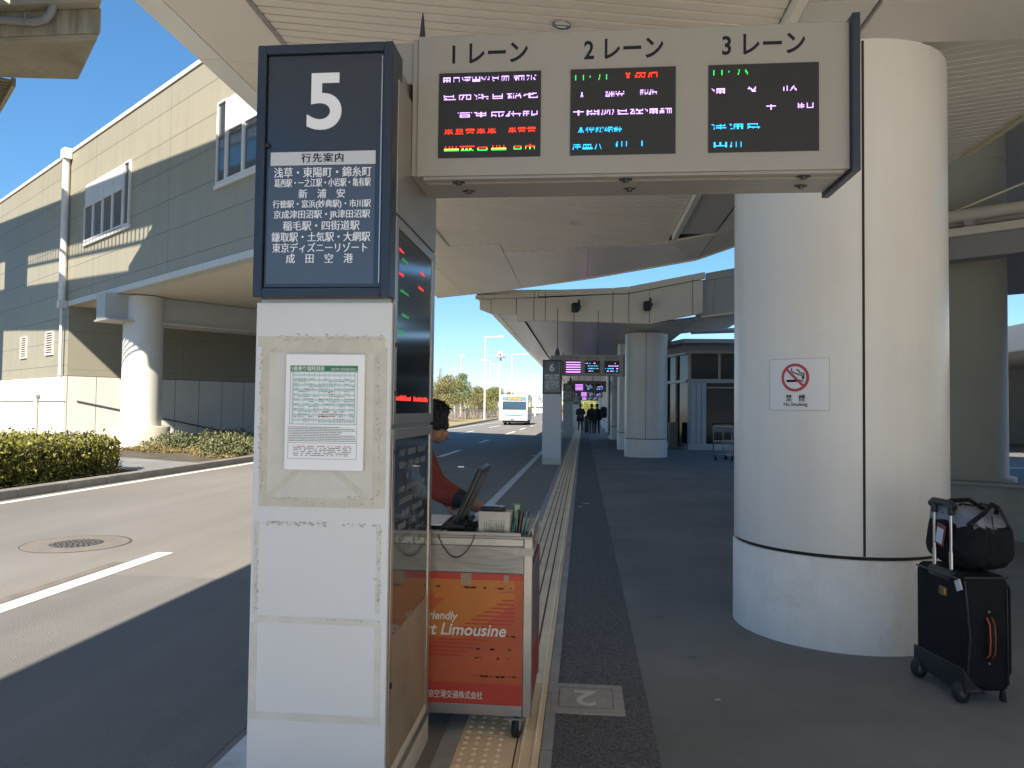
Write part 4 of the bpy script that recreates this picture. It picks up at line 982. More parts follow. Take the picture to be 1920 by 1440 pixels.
# ================================================================ RAMP VIADUCT (top left)
rv = thing('ramp_viaduct', 'weathered concrete viaduct pier head with a grey drain pipe at the top left', 'viaduct', (-16.8, 22.9, 0), BR)
def slope(t): return -0.062 * t
boards = mat('board_concrete', (0.37, 0.34, 0.265), rough=0.9, var=0.25, scale=1.6, stretch=(0.5, 0.5, 5), bump=0.4, bscale=12, dirt=0.7, dscale=1.4, detail=8)
boards_v = mat('stained_concrete', (0.36, 0.335, 0.265), rough=0.9, var=0.25, scale=3.0, stretch=(2.5, 2.5, 0.35), bump=0.3, bscale=20, dirt=0.85, dscale=1.1, detail=8)
gd = MB()
KS = 5.0
def shadow_bar(t0, t1, z0, z1, th=.25):
    """girder length whose shade falls on the wall between heights z0 and z1"""
    y = -KS * 1.107; dx = KS * 0.0; ox = KS * (-0.105 * math.cos(BR) + -1.32 * math.sin(BR))
    a, b = t0 + ox, t1 + ox
    gd.hexa([(a, y, z0 + slope(t0) + KS), (b, y, z0 + slope(t1) + KS), (b, y + th, z0 + slope(t1) + KS), (a, y + th, z0 + slope(t0) + KS)],
            [(a, y, z1 + slope(t0) + KS), (b, y, z1 + slope(t1) + KS), (b, y + th, z1 + slope(t1) + KS), (a, y + th, z1 + slope(t0) + KS)])
shadow_bar(-22, 14.4, 6.55, 8.0)
shadow_bar(-22, 14.4, 3.75, 5.2)
shadow_bar(8.2, 14.4, 5.2, 6.55); shadow_bar(-8.3, -5.2, 5.2, 6.55); shadow_bar(-24, -9.6, 5.2, 6.5)
gd.build('girder', boards, rv)
rl_ = MB(); oxk = KS * (-0.105 * math.cos(BR) + -1.32 * math.sin(BR)); yk = -KS * 1.107
tt = -5.0
while tt < 8.0:
    rl_.box(tt + oxk, tt + oxk + .05, yk, yk + .05, 6.15 + slope(tt) + KS, 6.56 + slope(tt) + KS); tt += .3
rl_.hexa([(-5.2 + oxk, yk, 6.1 + slope(-5.2) + KS), (8.2 + oxk, yk, 6.1 + slope(8.2) + KS), (8.2 + oxk, yk + .06, 6.1 + slope(8.2) + KS), (-5.2 + oxk, yk + .06, 6.1 + slope(-5.2) + KS)], [(-5.2 + oxk, yk, 6.18 + slope(-5.2) + KS), (8.2 + oxk, yk, 6.18 + slope(8.2) + KS), (8.2 + oxk, yk + .06, 6.18 + slope(8.2) + KS), (-5.2 + oxk, yk + .06, 6.18 + slope(-5.2) + KS)])
rl_.build('walkway_rail', mat('rail_steel', (0.3, 0.3, 0.3), rough=0.5), rv)
inv = Matrix.Rotation(-BR, 4, 'Z') @ Matrix.Translation((16.8, -22.9, 0))
cap = MB().at(inv)
pc = [(-13.2, 12.98), (-9.07, 12.98), (-10.68, 14.62), (-13.2, 14.28)]
cap.prism(pc, 8.32, 8.795)
cap.build('pier_head', boards_v, rv, .02)
so_ = MB().at(inv); so_.prism([(-13.2, 12.985), (-9.13, 12.985), (-10.67, 14.60), (-13.2, 14.26)], 8.19, 8.318); so_.build('pier_head_soffit', boards, rv, .03)
MB().at(inv).prism([(-13.2, 12.75), (-8.90, 12.75), (-10.5, 14.6), (-13.2, 14.3)], 8.80, 9.4).build('deck', mat('deck_concrete', (0.42, 0.39, 0.32), rough=0.85, var=0.12, scale=2), rv, .02)
pipe = mat('drain_pipe', (0.27, 0.285, 0.28), rough=0.4, var=0.05)
MB().at(inv).tube([(-13.2, 12.86, 8.80), (-10.6, 12.86, 8.53), (-10.28, 12.86, 8.50), (-10.10, 12.86, 8.54), (-10.00, 12.86, 8.64), (-9.93, 12.86, 8.82)], .072, 14).build('drain_pipe', pipe, rv)
MB().at(inv).box(-10.42, -10.39, 12.73, 12.99, 8.46, 8.62).tube([(-10.4, 12.75, 8.6), (-10.75, 12.98, 8.8)], .008, 6).build('pipe_clip', mat('clip_steel', (0.6, 0.6, 0.58), rough=0.3, metal=0.8), rv)
gr = MB().at(inv)
for i in range(12):
    a = i * .13; gr.hexa([(-12.06 - a, 14.49 + a * .93, 8.12), (-12.01 - a, 14.49 + a * .93, 8.12), (-15.0 - a, 12.4 + a, 8.12), (-15.05 - a, 12.4 + a, 8.12)], [(-12.06 - a, 14.49 + a * .93, 8.18), (-12.01 - a, 14.49 + a * .93, 8.18), (-15.0 - a, 12.4 + a, 8.18), (-15.05 - a, 12.4 + a, 8.18)])
gr.hexa([(-12.05, 14.44, 8.04), (-12.0, 14.5, 8.04), (-13.6, 15.95, 8.04), (-13.65, 15.9, 8.04)], [(-12.05, 14.44, 8.22), (-12.0, 14.5, 8.22), (-13.6, 15.95, 8.22), (-13.65, 15.9, 8.22)])
gr.build('grating', mat('grating_steel', (0.30, 0.26, 0.16), rough=0.4, metal=0.6), rv)
MB().box(-13 + oxk, -8.7 + oxk, yk - .4, yk + .8, 0, 9.0).build('pier', boards_v, rv)
# ================================================================ RIGHT SIDE
pw = tag(MB().hexa([(3.6, 9.15, -.1), (7.5, 6.9, -.1), (7.5, 7.2, -.1), (3.6, 9.45, -.1)], [(3.6, 9.15, .575), (7.5, 6.9, .575), (7.5, 7.2, .575), (3.6, 9.45, .575)]).build('parapet_wall', mat('parapet_concrete', (0.20, 0.195, 0.175), rough=0.85, var=0.15, scale=1.5, dirt=0.35, dscale=2)), 'low grey concrete parapet wall behind the black suitcase', 'wall')
MB().hexa([(3.6, 9.10, .5755), (7.5, 6.85, .5755), (7.5, 7.25, .5755), (3.6, 9.5, .5755)], [(3.6, 9.10, .605), (7.5, 6.85, .605), (7.5, 7.25, .605), (3.6, 9.5, .605)]).build('coping', mat('coping_concrete', (0.22, 0.215, 0.195), rough=0.8, var=0.1, scale=2), pw)
dp = thing('pillar', 'thick dark grey round pillar rising behind the low parapet wall', 'pillar', (4.45, 9.95, 0))
MB().lathe([(.86, -.05), (.86, .60), (.78, .61), (.78, 4.9)], 56).lathe([(.785, 4.42), (.785, 4.46)], 56).build('shaft', mat('dark_pillar_paint', (0.27, 0.275, 0.245), rough=0.45, var=0.06, scale=1.5), dp)
er = thing('eave_roof', 'grey roof eave with twin pipes above the dark pillar on the right', 'roof', (4.4, 8.45, .162), R(-37.8)); er.scale = (.88, .88, .88)
MB().box(-3.0, 6, -.02, .06, 3.60, 3.70).build('fascia_bar', mat('eave_bar', (0.52, 0.51, 0.47), rough=0.45), er)
MB().box(-3.0, 6, .062, .35, 3.32, 3.72).build('fascia_panel', mat('eave_panel', (0.20, 0.205, 0.21), rough=0.5, var=0.05), er)
MB().tube([(-2.6, -.1, 3.83), (6, -.1, 3.83)], .075, 14).build('pipe', mat('eave_pipe', (0.44, 0.43, 0.39), rough=0.4), er)
MB().tube([(-2.6, .12, 3.77), (6, .12, 3.77)], .05, 12).box(-.3, -.2, -.12, .16, 3.7, 3.82).build('pipe', mat('eave_pipe2', (0.30, 0.28, 0.27), rough=0.5), er)
MB().box(-1.9, 6, .36, 6, 3.62, 3.72).build('soffit', mat('eave_soffit', (0.22, 0.23, 0.24), rough=0.5), er)
tag(MB().prism([(3.2, -5.6), (9.5, -5.6), (9.5, 15), (4.2, 15), (3.66, 10), (3.2, 7.5)], 4.95, 5.1).build('high_roof', mat('eave_soffit2', (0.40, 0.40, 0.40), rough=0.35)), 'plain grey roof slab high above the dark pillar and the eave', 'roof')  # slab extended well out of view to keep the sun off the right side
tb_ = thing('unseen_terminal', 'large pale unseen terminal block, added behind the right hand roof for its shade', 'building', (0, 0, 0))  # unseen block added to hold back sun and sky light on the right
MB().box(13, 60, -60, 6, 0, 11).build('wall', mat('terminal_wall', (0.5, 0.49, 0.46), rough=0.6), tb_); MB().box(12.5, 13, -60, 6, 5.2, 6.2).build('ledge', mat('terminal_roof', (0.45, 0.44, 0.42), rough=0.6), tb_)
MB().tube([(-1.2, .2, 3.75), (1.0, -.3, 4.25), (4.0, -.9, 5.0)], .014, 8).build('tie_rod', mat('tie_rod', (0.62, 0.58, 0.45), rough=0.4), er)

# far right: road, elevated road and white column seen in the gap
mr = thing('elevated_road', 'distant elevated road with a pale fascia beyond the dark pillar', 'bridge', (0, 0, 0))
MB().box(14.5, 60, 24, 40, 3.55, 4.4).build('deck', mat('far_deck', (0.60, 0.56, 0.48), rough=0.6), mr)
MB().box(14.5, 60, 23.9, 23.99, 4.15, 4.55).build('fascia', mat('far_fascia', (0.66, 0.62, 0.55), rough=0.5), mr)
MB().box(14.5, 60, 24.1, 39, 3.5, 3.549).build('soffit', mat('far_soffit_b', (0.42, 0.42, 0.41), rough=0.6), mr)
MB().tube([(14.5, 24, 5.75), (60, 24, 5.75)], .05, 6).tube([(14.5, 24, 7.2), (60, 24, 7.2)], .03, 6).build('railing', mat('far_rail', (0.5, 0.52, 0.55), rough=0.4), mr)
wc = thing('column', 'slim white column under the distant elevated road at the right edge', 'column', (15.9, 25.8, 0))
MB().lathe([(.35, -.1), (.35, 3.5)], 28).build('shaft', mat('far_white', (0.62, 0.62, 0.62), rough=0.5), wc)
MB().box(-.7, .7, -.6, .6, -.1, .42).build('base', mat('far_white2', (0.55, 0.57, 0.6), rough=0.6), wc)
MB().tube([(-.9, -.2, 2.25), (-.3, -.1, 1.9)], .09, 8).build('brace', mat('far_brace', (0.4, 0.36, 0.3), rough=0.5), wc)
tag(MB().box(12, 60, 37, 39, 0, 3.5).build('retaining_wall', mat('far_wall', (0.36, 0.37, 0.36), rough=0.7, var=0.06)), 'grey retaining wall under the distant elevated road', 'wall')
fr_ = struct(MB().prism([(7.7, 9.0), (60, 9.0), (60, 36.9), (7.7, 36.9)], -.3, .003).build('side_road', asphalt_new))
for y in (20.2, 15.0): struct(MB().box(8, 60, y, y + .18, 0, .008).build('lane_line', line_paint, fr_))

# ---------------- glass waiting pavilion
gp = thing('glass_pavilion', 'dark glass walled pavilion with a flat roof behind the second big column', 'building', (3.72, 26.9, 0))
dglass = mat('pavilion_glass', (0.022, 0.030, 0.034), rough=0.12, spec=0.25)
mull = mat('mullion', (0.30, 0.32, 0.33), rough=0.4, metal=0.4)
pclad = mat('pavilion_panel', (0.44, 0.46, 0.47), rough=0.4, var=0.03)
MB().box(.02, 9, .03, .10, .2, 3.42).build('front_glass', dglass, gp)
MB().hexa([(-.02, .1, .2), (.03, .1, .2), (-2.4, 9, .2), (-2.45, 9, .2)], [(-.02, .1, 3.42), (.03, .1, 3.42), (-2.4, 9, 3.42), (-2.45, 9, 3.42)]).build('side_glass', dglass, gp)
mm_ = MB().box(-.03, .07, -.05, .09, .0, 3.46).box(.071, 9, -.03, .08, 3.40, 3.50).box(.071, 9, -.03, .08, 2.36, 2.50).box(1.02, 1.10, -.02, .08, 2.5, 3.4).box(2.6, 2.68, -.02, .08, .2, 3.4).box(.071, 9, -.02, .08, 2.18, 2.22)
for k in range(1, 11):
    f = k / 10; x, y = -.03 - 2.42 * f, .1 + 8.9 * f; mm_.box(x - .07, x, y - .03, y + .03, .1, 3.44)
for z0, z1 in ((2.38, 2.48), (3.38, 3.46), (.1, .2)): mm_.hexa([(-.1, .1, z0), (-.03, .1, z0), (-2.45, 9, z0), (-2.52, 9, z0)], [(-.1, .1, z1), (-.03, .1, z1), (-2.45, 9, z1), (-2.52, 9, z1)])
mm_.build('mullion', mull, gp)
pp = MB()
for a, b in ((.075, .245), (.26, .43), (.445, .60)): pp.box(a, b, -.06, .02, .215, 2.355)
pp.build('clad_panel', pclad, gp, .004)
MB().box(-.02, 9, -.075, .1, -.05, .21).build('plinth', pclad, gp, .004)
MB().hexa([(-.08, .1, -.05), (-.04, .1, -.05), (-2.46, 9, -.05), (-2.5, 9, -.05)], [(-.08, .1, .19), (-.04, .1, .19), (-2.46, 9, .19), (-2.5, 9, .19)]).build('plinth', pclad, gp)
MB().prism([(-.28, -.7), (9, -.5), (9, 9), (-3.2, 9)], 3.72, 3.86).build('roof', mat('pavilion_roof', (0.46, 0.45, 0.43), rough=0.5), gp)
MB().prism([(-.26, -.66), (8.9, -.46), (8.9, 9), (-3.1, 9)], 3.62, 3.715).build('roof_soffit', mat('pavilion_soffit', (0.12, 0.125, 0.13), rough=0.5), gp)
MB().tube([(-.1, -1.2, 4.05), (4, -1.3, 4.18)], .085, 12).tube([(1.05, -1.23, 4.05), (1.05, -1.23, 4.8)], .06, 8).build('roof_pipe', mat('pavilion_pipe', (0.45, 0.42, 0.38), rough=0.4), gp)
tag(MB().rbox(3.10, 3.42, 27.4, 27.7, 0, .95, .03).build('bin', mat('bin_beige', (0.26, 0.235, 0.19), rough=0.6)), 'beige litter bin by the glass pavilion, right of the second big column', 'bin')

# ---------------- luggage trolleys
chrome = mat('trolley_chrome', (0.62, 0.63, 0.65), rough=0.22, metal=0.95)
rubber = mat('rubber_black', (0.018, 0.018, 0.02), rough=0.6)
def trolley(x, y, rz, label):
    t = thing('luggage_trolley', label, 'trolley', (x, y, 0), rz, 'luggage trolleys beside the pavilion')
    def fr():
        mb = MB()
        for s in (-.27, .27): mb.tube([(s, 0, .95), (s, .04, .2), (s, .10, .14), (s * .8, .85, .14)], .016, 8)
        mb.tube([(-.27, 0, .95), (.27, 0, .95)], .014, 8); mb.tube([(-.27, .02, .55), (.27, .02, .55)], .01, 8)
        mb.tube([(-.22, .85, .14), (.22, .85, .14)], .014, 8)
        for k in range(7): mb.tube([(-.21 + k * .07, .02, .55), (-.21 + k * .07, .03, .16)], .006, 6)
        for k in range(4): mb.tube([(-.18 + k * .12, .10, .14), (-.16 + k * .105, .85, .14)], .008, 6)
        return mb
    part('tr_f', 'frame', chrome, t, fr)
    part('tr_b', 'basket', chrome, t, lambda: (lambda mb: [mb.tube([(-.24 + k * .06, 0, .98), (-.22 + k * .055, .24, .86), (-.22 + k * .055, .26, 1.02)], .005, 5) for k in range(9)] and mb)(MB()))
    part('tr_p', 'ad_plate', mat('trolley_plate', (0.10, 0.12, 0.16), rough=0.3), t, lambda: MB().box(-.25, .25, -.012, .004, .80, .97).box(-.18, -.08, -.0135, -.0121, .86, .92, 0))
    part('tr_h', 'handle', rubber, t, lambda: MB().tube([(-.29, -.08, 1.03), (-.27, 0, 1.0), (-.27, .03, .96)], .017, 8).tube([(.29, -.08, 1.03), (.27, 0, 1.0), (.27, .03, .96)], .017, 8).tube([(-.29, -.08, 1.03), (.29, -.08, 1.03)], .019, 8))
    for (wx, wy) in ((-.22, .12), (.22, .12), (0, .82)):
        part('tr_w', 'wheel', rubber, t, lambda: MB().at(Matrix.Rotation(R(90), 4, 'Y')).lathe([(.03, -.02), (.07, -.02), (.07, .02), (.03, .02)], 14)).location = (wx, wy, .07)
    return t
trolley(3.83, 20.9, R(-16), 'nearest silver luggage trolley, half hidden behind the column with the no smoking sign')
trolley(4.20, 21.5, R(-16), 'second silver luggage trolley, nested behind the nearest one')
trolley(4.55, 22.1, R(-16), 'third silver luggage trolley, deepest in the nested row')

# ================================================================ SUITCASE AND BAG
nylon = mat('black_nylon', (0.009, 0.010, 0.013), rough=0.8, spec=0.25, var=0.2, scale=8, bump=0.25, bscale=260)
blackp = mat('black_plastic', (0.018, 0.020, 0.024), rough=0.38, bump=0.05, bscale=60)
alum = mat('handle_alu', (0.62, 0.63, 0.66), rough=0.28, metal=0.9)
su = thing('suitcase', 'tall black wheeled suitcase with its silver handle pulled out, beside the big column', 'suitcase', (1.768, 3.70, 0), R(8.5)); su.scale = (.72, 1, 1.035)
mb = MB(); mb.rbox(.02, .335, 0, .40, .05, .575, .045, seg=5); mb.build('shell', nylon, su)
pk = MB().rbox(.30, .375, .02, .38, .10, .54, .04, seg=4); pk.build('front_pocket', nylon, su)
mb = MB(); 
for z in (.568,): pass
mb.tube([(.034, .015, .55), (.05, -.004, .30), (.03, .0, .09)], .006, 6).tube([(.30, -.002, .52), (.305, -.003, .09)], .005, 6).tube([(.012, .03, .555), (.012, .37, .555)], .005, 6).tube([(.03, .012, .565), (.32, .012, .565)], .005, 6)
mb.build('piping', mat('black_piping', (0.03, 0.032, 0.036), rough=0.35), su)
gd_ = MB(); gd_.hexa([(.012, -.008, .048), (.17, -.008, .048), (.17, .408, .048), (.012, .408, .048)], [(.008, -.004, .165), (.10, -.004, .085), (.10, .404, .085), (.008, .404, .165)])
gd_.build('wheel_guard', blackp, su, .015, 3)
for wy in (.035, .365):
    mb = MB().at(Matrix.Translation((.02, wy, .047)) @ Matrix.Rotation(R(90), 4, 'X')); mb.lathe([(.02, -.022), (.043, -.022), (.047, -.014), (.047, .014), (.043, .022), (.02, .022)], 22)
    o = mb.build('wheel', rubber, su); MB().at(Matrix.Translation((.02, wy, .047)) @ Matrix.Rotation(R(90), 4, 'X')).lathe([(.0, -.0235), (.022, -.0235), (.022, .0235), (0, .0235)], 16).build('rim', mat('wheel_rim', (0.10, 0.10, 0.105), rough=0.4), o)
for wy in (.05, .35): MB().lathe([(.018, 0), (.02, .01), (.012, .06)], 12, (.32, wy)).build('foot', blackp, su)
hd = MB()
for hy in (.125, .255): hd.tube([(.045, hy, .50), (.045, hy, .845)], .0085, 10); hd.tube([(.045, hy, .50), (.045, hy, .66)], .0115, 10)
hd.build('handle_tube', alum, su)
MB().tube([(.045, .095, .868), (.045, .12, .885), (.045, .26, .885), (.045, .285, .868)], .0185, 10).rbox(.028, .062, .11, .14, .83, .885, .01).rbox(.028, .062, .24, .27, .83, .885, .01).build('grip', blackp, su)
MB().rbox(.016, .085, .09, .29, .52, .581, .025).build('handle_recess', blackp, su)
sh_ = MB().tube([(.165, -.012, .40), (.165, -.032, .37), (.165, -.036, .30), (.165, -.032, .24), (.165, -.012, .21)], .012, 8); sh_.build('side_handle', nylon, su)
MB().tube([(.150, -.014, .395), (.150, -.036, .37), (.150, -.041, .30), (.150, -.036, .235), (.150, -.014, .215)], .0042, 6).tube([(.184, -.014, .395), (.184, -.036, .37), (.184, -.041, .30), (.184, -.036, .235), (.184, -.014, .215)], .0032, 6).build('handle_trim', mat('orange_trim', (0.50, 0.10, 0.03), rough=0.5), su)
MB().lathe([(.0, .0), (.006, .0)], 10).at(Matrix.Translation((.165, -.016, .42)) @ Matrix.Rotation(R(90), 4, 'X')).lathe([(.007, 0), (.005, .006), (0, .007)], 12).at(Matrix.Translation((.165, -.016, .19)) @ Matrix.Rotation(R(90), 4, 'X')).lathe([(.006, 0), (.004, .005), (0, .006)], 12).build('rivet', mat('rivet_silver', (0.4, 0.4, 0.4), rough=0.3, metal=0.8), su)
lb = MB(); lb.hexa([(.010, .125, .455), (.019, .125, .455), (.019, .185, .455), (.010, .185, .455)], [(.012, .125, .495), (.019, .125, .495), (.019, .185, .495), (.012, .185, .495)]); lb.build('badge', mat('badge_bronze', (0.16, 0.12, 0.05), rough=0.4, metal=0.5), su)
MB().box(.0092, .0112, .130, .145, .462, .488).build('badge_mark', mat('badge_orange', (0.65, 0.28, 0.05), rough=0.5), su)
MB().at(Matrix.Translation((.004, .022, .535)) @ Matrix.Rotation(R(-24), 4, 'X')).box(.003, .010, -.005, .035, -.025, .022).build('sticker', mat('sticker_white', (0.6, 0.62, 0.7), rough=0.5), su)
MB().box(.322, .329, -.0035, -.002, .085, .125).build('zip_pull', mat('zip_silver', (0.5, 0.5, 0.5), rough=0.3, metal=0.8), su)

db = thing('duffel_bag', 'black and grey duffel bag resting on top of the black suitcase', 'bag', (1.742, 3.68, .600), R(8.5)); db.scale = (.86, 1.1, .97)
gry = mat('grey_nylon', (0.20, 0.22, 0.27), rough=0.6, var=0.15, scale=10, bump=0.2, bscale=260)
def bag_mesh():
    bm = MB(); NU, NV = 44, 34; v = []
    rr = random.Random(2)
    for j in range(NV + 1):
        t = j / NV; 
        for i in range(NU):
            a = 2 * math.pi * i / NU
            ca, sa = math.cos(a), math.sin(a)
            se = lambda c, p: math.copysign(abs(c) ** p, c)
            # superellipse rings shrinking to the ends of the bag (long axis x)
            prof = (1 - abs(2 * t - 1) ** 4.5) ** 0.45
            zr = .152 * prof; yr = .185 * prof
            z = .153 + zr * se(sa, .62) + .018 * math.sin(t * 8 + 1) * max(0, sa); y = .20 + yr * se(ca, .62)
            x = .075 + .315 * t + .012 * math.sin(3 * a + t * 5)
            sag = .020 * math.sin(t * 5.2 + .6) * max(0, sa) + .006 * math.sin(23 * t + 3 * a) + .004 * math.sin(41 * t - 7 * a)
            y += .006 * math.sin(31 * t + 4 * a)
            v.append((x, y, max(.0, z + sag - .012 * max(0, sa))))
    f = []; mi = []
    for j in range(NV):
        for i in range(NU):
            k = (i + 1) % NU; q = (j * NU + i, j * NU + k, (j + 1) * NU + k, (j + 1) * NU + i); f.append(q)
            zc_ = sum(v[p][2] for p in q) / 4; tt = j / NV
            ca_ = math.cos(2 * math.pi * (i + .5) / NU)
            mi.append(1 if zc_ > .225 else 0)
    bm.v = v; bm.f = [list(q) for q in f] + [list(range(NU))[::-1], list(range(len(v) - NU, len(v)))]; bm.m = mi + [0, 0]; bm.s = [True] * len(bm.f)
    return bm
o = bag_mesh().build('body', [nylon, gry], db); sm_ = o.modifiers.new('sub', 'SUBSURF'); sm_.levels = 1; sm_.render_levels = 1
MB().tube([(.10, .05, .23), (.16, .01, .30), (.24, .05, .335), (.32, .10, .315), (.36, .16, .25)], .011, 8).tube([(.12, .30, .26), (.18, .26, .325), (.26, .22, .335), (.34, .22, .29)], .011, 8).tube([(.08, .20, .27), (.20, .20, .317), (.33, .20, .30), (.39, .2, .20)], .005, 6).build('strap', nylon, db)
mb = MB(); mb.tube([(.085, .02, .25), (.20, -.005, .205), (.22, .03, .28)], .004, 6).tube([(.30, .0, .22), (.31, .08, .312), (.31, .2, .32)], .008, 6); mb.build('piping', mat('bag_piping', (0.025, 0.025, 0.028), rough=0.5), db)
lt = MB().at(Matrix.Translation((.048, .175, .165)) @ Matrix.Rotation(R(12), 4, 'X')); lt.box(-.004, .004, -.03, .03, -.055, .055); o = lt.build('luggage_tag', mat('tag_red', (0.16, 0.03, 0.03), rough=0.4), db, .004)
MB().at(Matrix.Translation((.048, .175, .165)) @ Matrix.Rotation(R(12), 4, 'X')).box(-.0052, -.0042, -.022, .022, -.043, .035).build('tag_card', mat('tag_card', (0.55, 0.60, 0.75), rough=0.4), o)

# ================================================================ TICKET CART
ct = thing('ticket_cart', 'steel cart with orange advertising panels standing behind the number 5 sign', 'cart', (-.52, 3.1, 0))
csteel = mat('cart_steel', (0.38, 0.37, 0.345), rough=0.38, metal=0.7, var=0.12, scale=6, dirt=0.2, dscale=8)
def gx(p, y=3.1): return (p - 1093) / 1400 * y + .52
CL, CRr = -.34, .318
fm = MB()
for a, b in ((CL, CL + .035), (CRr - .036, CRr)):
    for c, d in ((0, .035), (.525, .56)): fm.box(a, b, c, d, .085, .815)
for z0, z1 in ((.085, .129), (.78, .812)):
    fm.box(CL + .036, CRr - .037, .004, .03, z0, z1).box(CL + .036, CRr - .037, .53, .556, z0, z1); fm.box(CRr - .032, CRr - .004, .036, .524, z0, z1).box(CL + .004, CL + .032, .036, .524, z0, z1)
fm.box(CL + .01, CRr - .01, .01, .55, .095, .11)
fm.build('frame', csteel, ct, .003)
top = MB().box(CL, CRr, 0, .56, .8125, .822).box(CL, CRr - .05, -.002, .004, .8225, .838).box(CRr - .008, CRr, .05, .56, .8225, .86); top.build('top_tray', mat('tray_grey', (0.34, 0.335, 0.32), rough=0.4, metal=0.3, var=0.1, scale=5), ct, .002)
MB().box(CL + .036, CRr - .037, .0005, .003, .672, .779).build('wrap_band', mat('wrap_film', (0.30, 0.29, 0.265), rough=0.22, var=0.25, scale=5, stretch=(.6, 1, 4), coat=0.6, bump=0.6, bscale=8), ct)
orange = mat('cart_orange', (0.47, 0.10, 0.035), rough=0.5, var=0.12, scale=4, dirt=0.12, dscale=5)
amber = mat('cart_amber', (0.52, 0.175, 0.03), rough=0.5, var=0.1, scale=4)
redp = mat('cart_red', (0.48, 0.05, 0.03), rough=0.5, var=0.1, scale=4)
fpn = MB().box(CL + .036, CRr - .037, .001, .008, .130, .668).build('front_panel', orange, ct)
mb = MB(); y_ = .0006
mb.prism([(-.09, .56), (.245, .60), (.245, .64), (-.09, .64)], .0004, .0009, 'xz'); mb.prism([(-.30, .43), (.02, .66), (-.30, .66)], .0001, .0006, 'xz')
mb.prism([(.03, .395), (.245, .545), (.245, .59), (-.02, .59), (-.20, .41)], .0002, .0007, 'xz')
mb.build('amber_sweep', amber, fpn)
mb = MB()
for i in range(15):
    z = .555 - i * .0165; a = .19 - i * .026; b = min(.245, a + .17)
    if i > 4: b = min(.245, a + .20)
    a = max(-.27, a)
    mb.prism([(a, z), (b, z), (b, z + .0075 - i * .0001), (a + .012, z + .0075)], -.0003, .0002, 'xz')
mb.build('stripe', redp, fpn)
MB().prism([(CL + .036, .131), (CRr - .037, .131), (CRr - .037, .216), (CL + .036, .216)], -.0004, .0001, 'xz').build('red_band', redp, fpn); MB().prism([(CL + .036, .641), (CRr - .037, .641), (CRr - .037, .667), (CL + .036, .667)], -.0004, .0001, 'xz').build('red_band', redp, fpn)
ltr = mat('cart_lettering', (0.72, 0.70, 0.66), rough=0.5)
letter(MB(), 'Friendly', gx(797), gx(863), .462, .507, -.0008, bold=.015, shear=.22).build('lettering', ltr, fpn)
letter(MB(), 'Airport Limousine', gx(727), gx(954), .394, .460, -.0008, bold=.018, shear=.22).build('lettering', ltr, fpn)
letter(MB(), '東京空港交通株式会社', gx(797), gx(911), .152, .184, -.0008, twice=.0008).build('lettering', ltr, fpn)
mb = MB(); rr = random.Random(17)
for (z, a, b, n) in ((.606, -.1, .24, 12), (.355, .03, .24, 5), (.318, .0, .24, 4), (.243, .05, .24, 16), (.245, .1, .24, 8), (.41, .2, .24, 4)):
    for _ in range(n):
        x = rr.uniform(a, b); w = rr.uniform(.004, .022); mb.box(x, x + w, -.0011, -.0004, z + rr.uniform(-.002, .004), z + rr.uniform(.003, .007))
mb.build('scuff', mat('scuff_dark', (0.07, 0.02, 0.015), rough=0.8), fpn)['kind'] = 'stuff'
MB().box(.02, .065, -.0016, -.0008, .618, .668).box(.20, .222, -.0016, -.0008, .632, .662).build('tape_patch', mat('tape_brown', (0.33, 0.25, 0.15), rough=0.4), fpn)
spn = MB().box(CRr - .006, CRr - .001, .036, .524, .13, .70).build('side_panel', mat('cart_side_red', (0.42, 0.06, 0.04), rough=0.5, var=0.15, scale=5), ct)
MB().box(CRr - .0005, CRr + .001, .08, .40, .34, .69).build('side_notice', mat('notice_blue', (0.20, 0.22, 0.27), rough=0.35), spn)
mb = MB(); rr = random.Random(8)
for k in range(13):
    y = .1
    while y < .37: w = rr.uniform(.008, .03); mb.box(CRr + .001, CRr + .0014, y, y + w, .365 + k * .024, .375 + k * .024); y += w + .008
mb.build('notice_print', mat('notice_print', (0.07, 0.08, 0.10), rough=0.5), spn)
MB().box(CRr - .05, CRr + .004, -.003, .20, .745, .775).build('grey_tape', mat('cart_tape', (0.42, 0.41, 0.39), rough=0.4), ct)
for wx, wy in ((.245, .012), (.235, .52), (-.27, .03), (-.27, .52)):
    w = MB().at(Matrix.Translation((wx + .015, wy, .044))@Matrix.Rotation(R(80), 4, 'Z') @ Matrix.Rotation(R(90), 4, 'X')).lathe([(.012, -.014), (.039, -.014), (.044, -.008), (.044, .008), (.039, .014), (.012, .014)], 22)
    o = w.build('wheel', rubber, ct)
    MB().box(wx - .03, wx + .045, wy - .03, wy + .03, .0805, .0845).hexa([(wx - .0, wy - .02, .035), (wx + .03, wy - .02, .035), (wx + .03, wy - .016, .035), (wx, wy - .016, .035)], [(wx - .02, wy - .022, .081), (wx + .04, wy - .022, .081), (wx + .04, wy - .018, .081), (wx - .02, wy - .018, .081)]).build('fork', csteel, o)
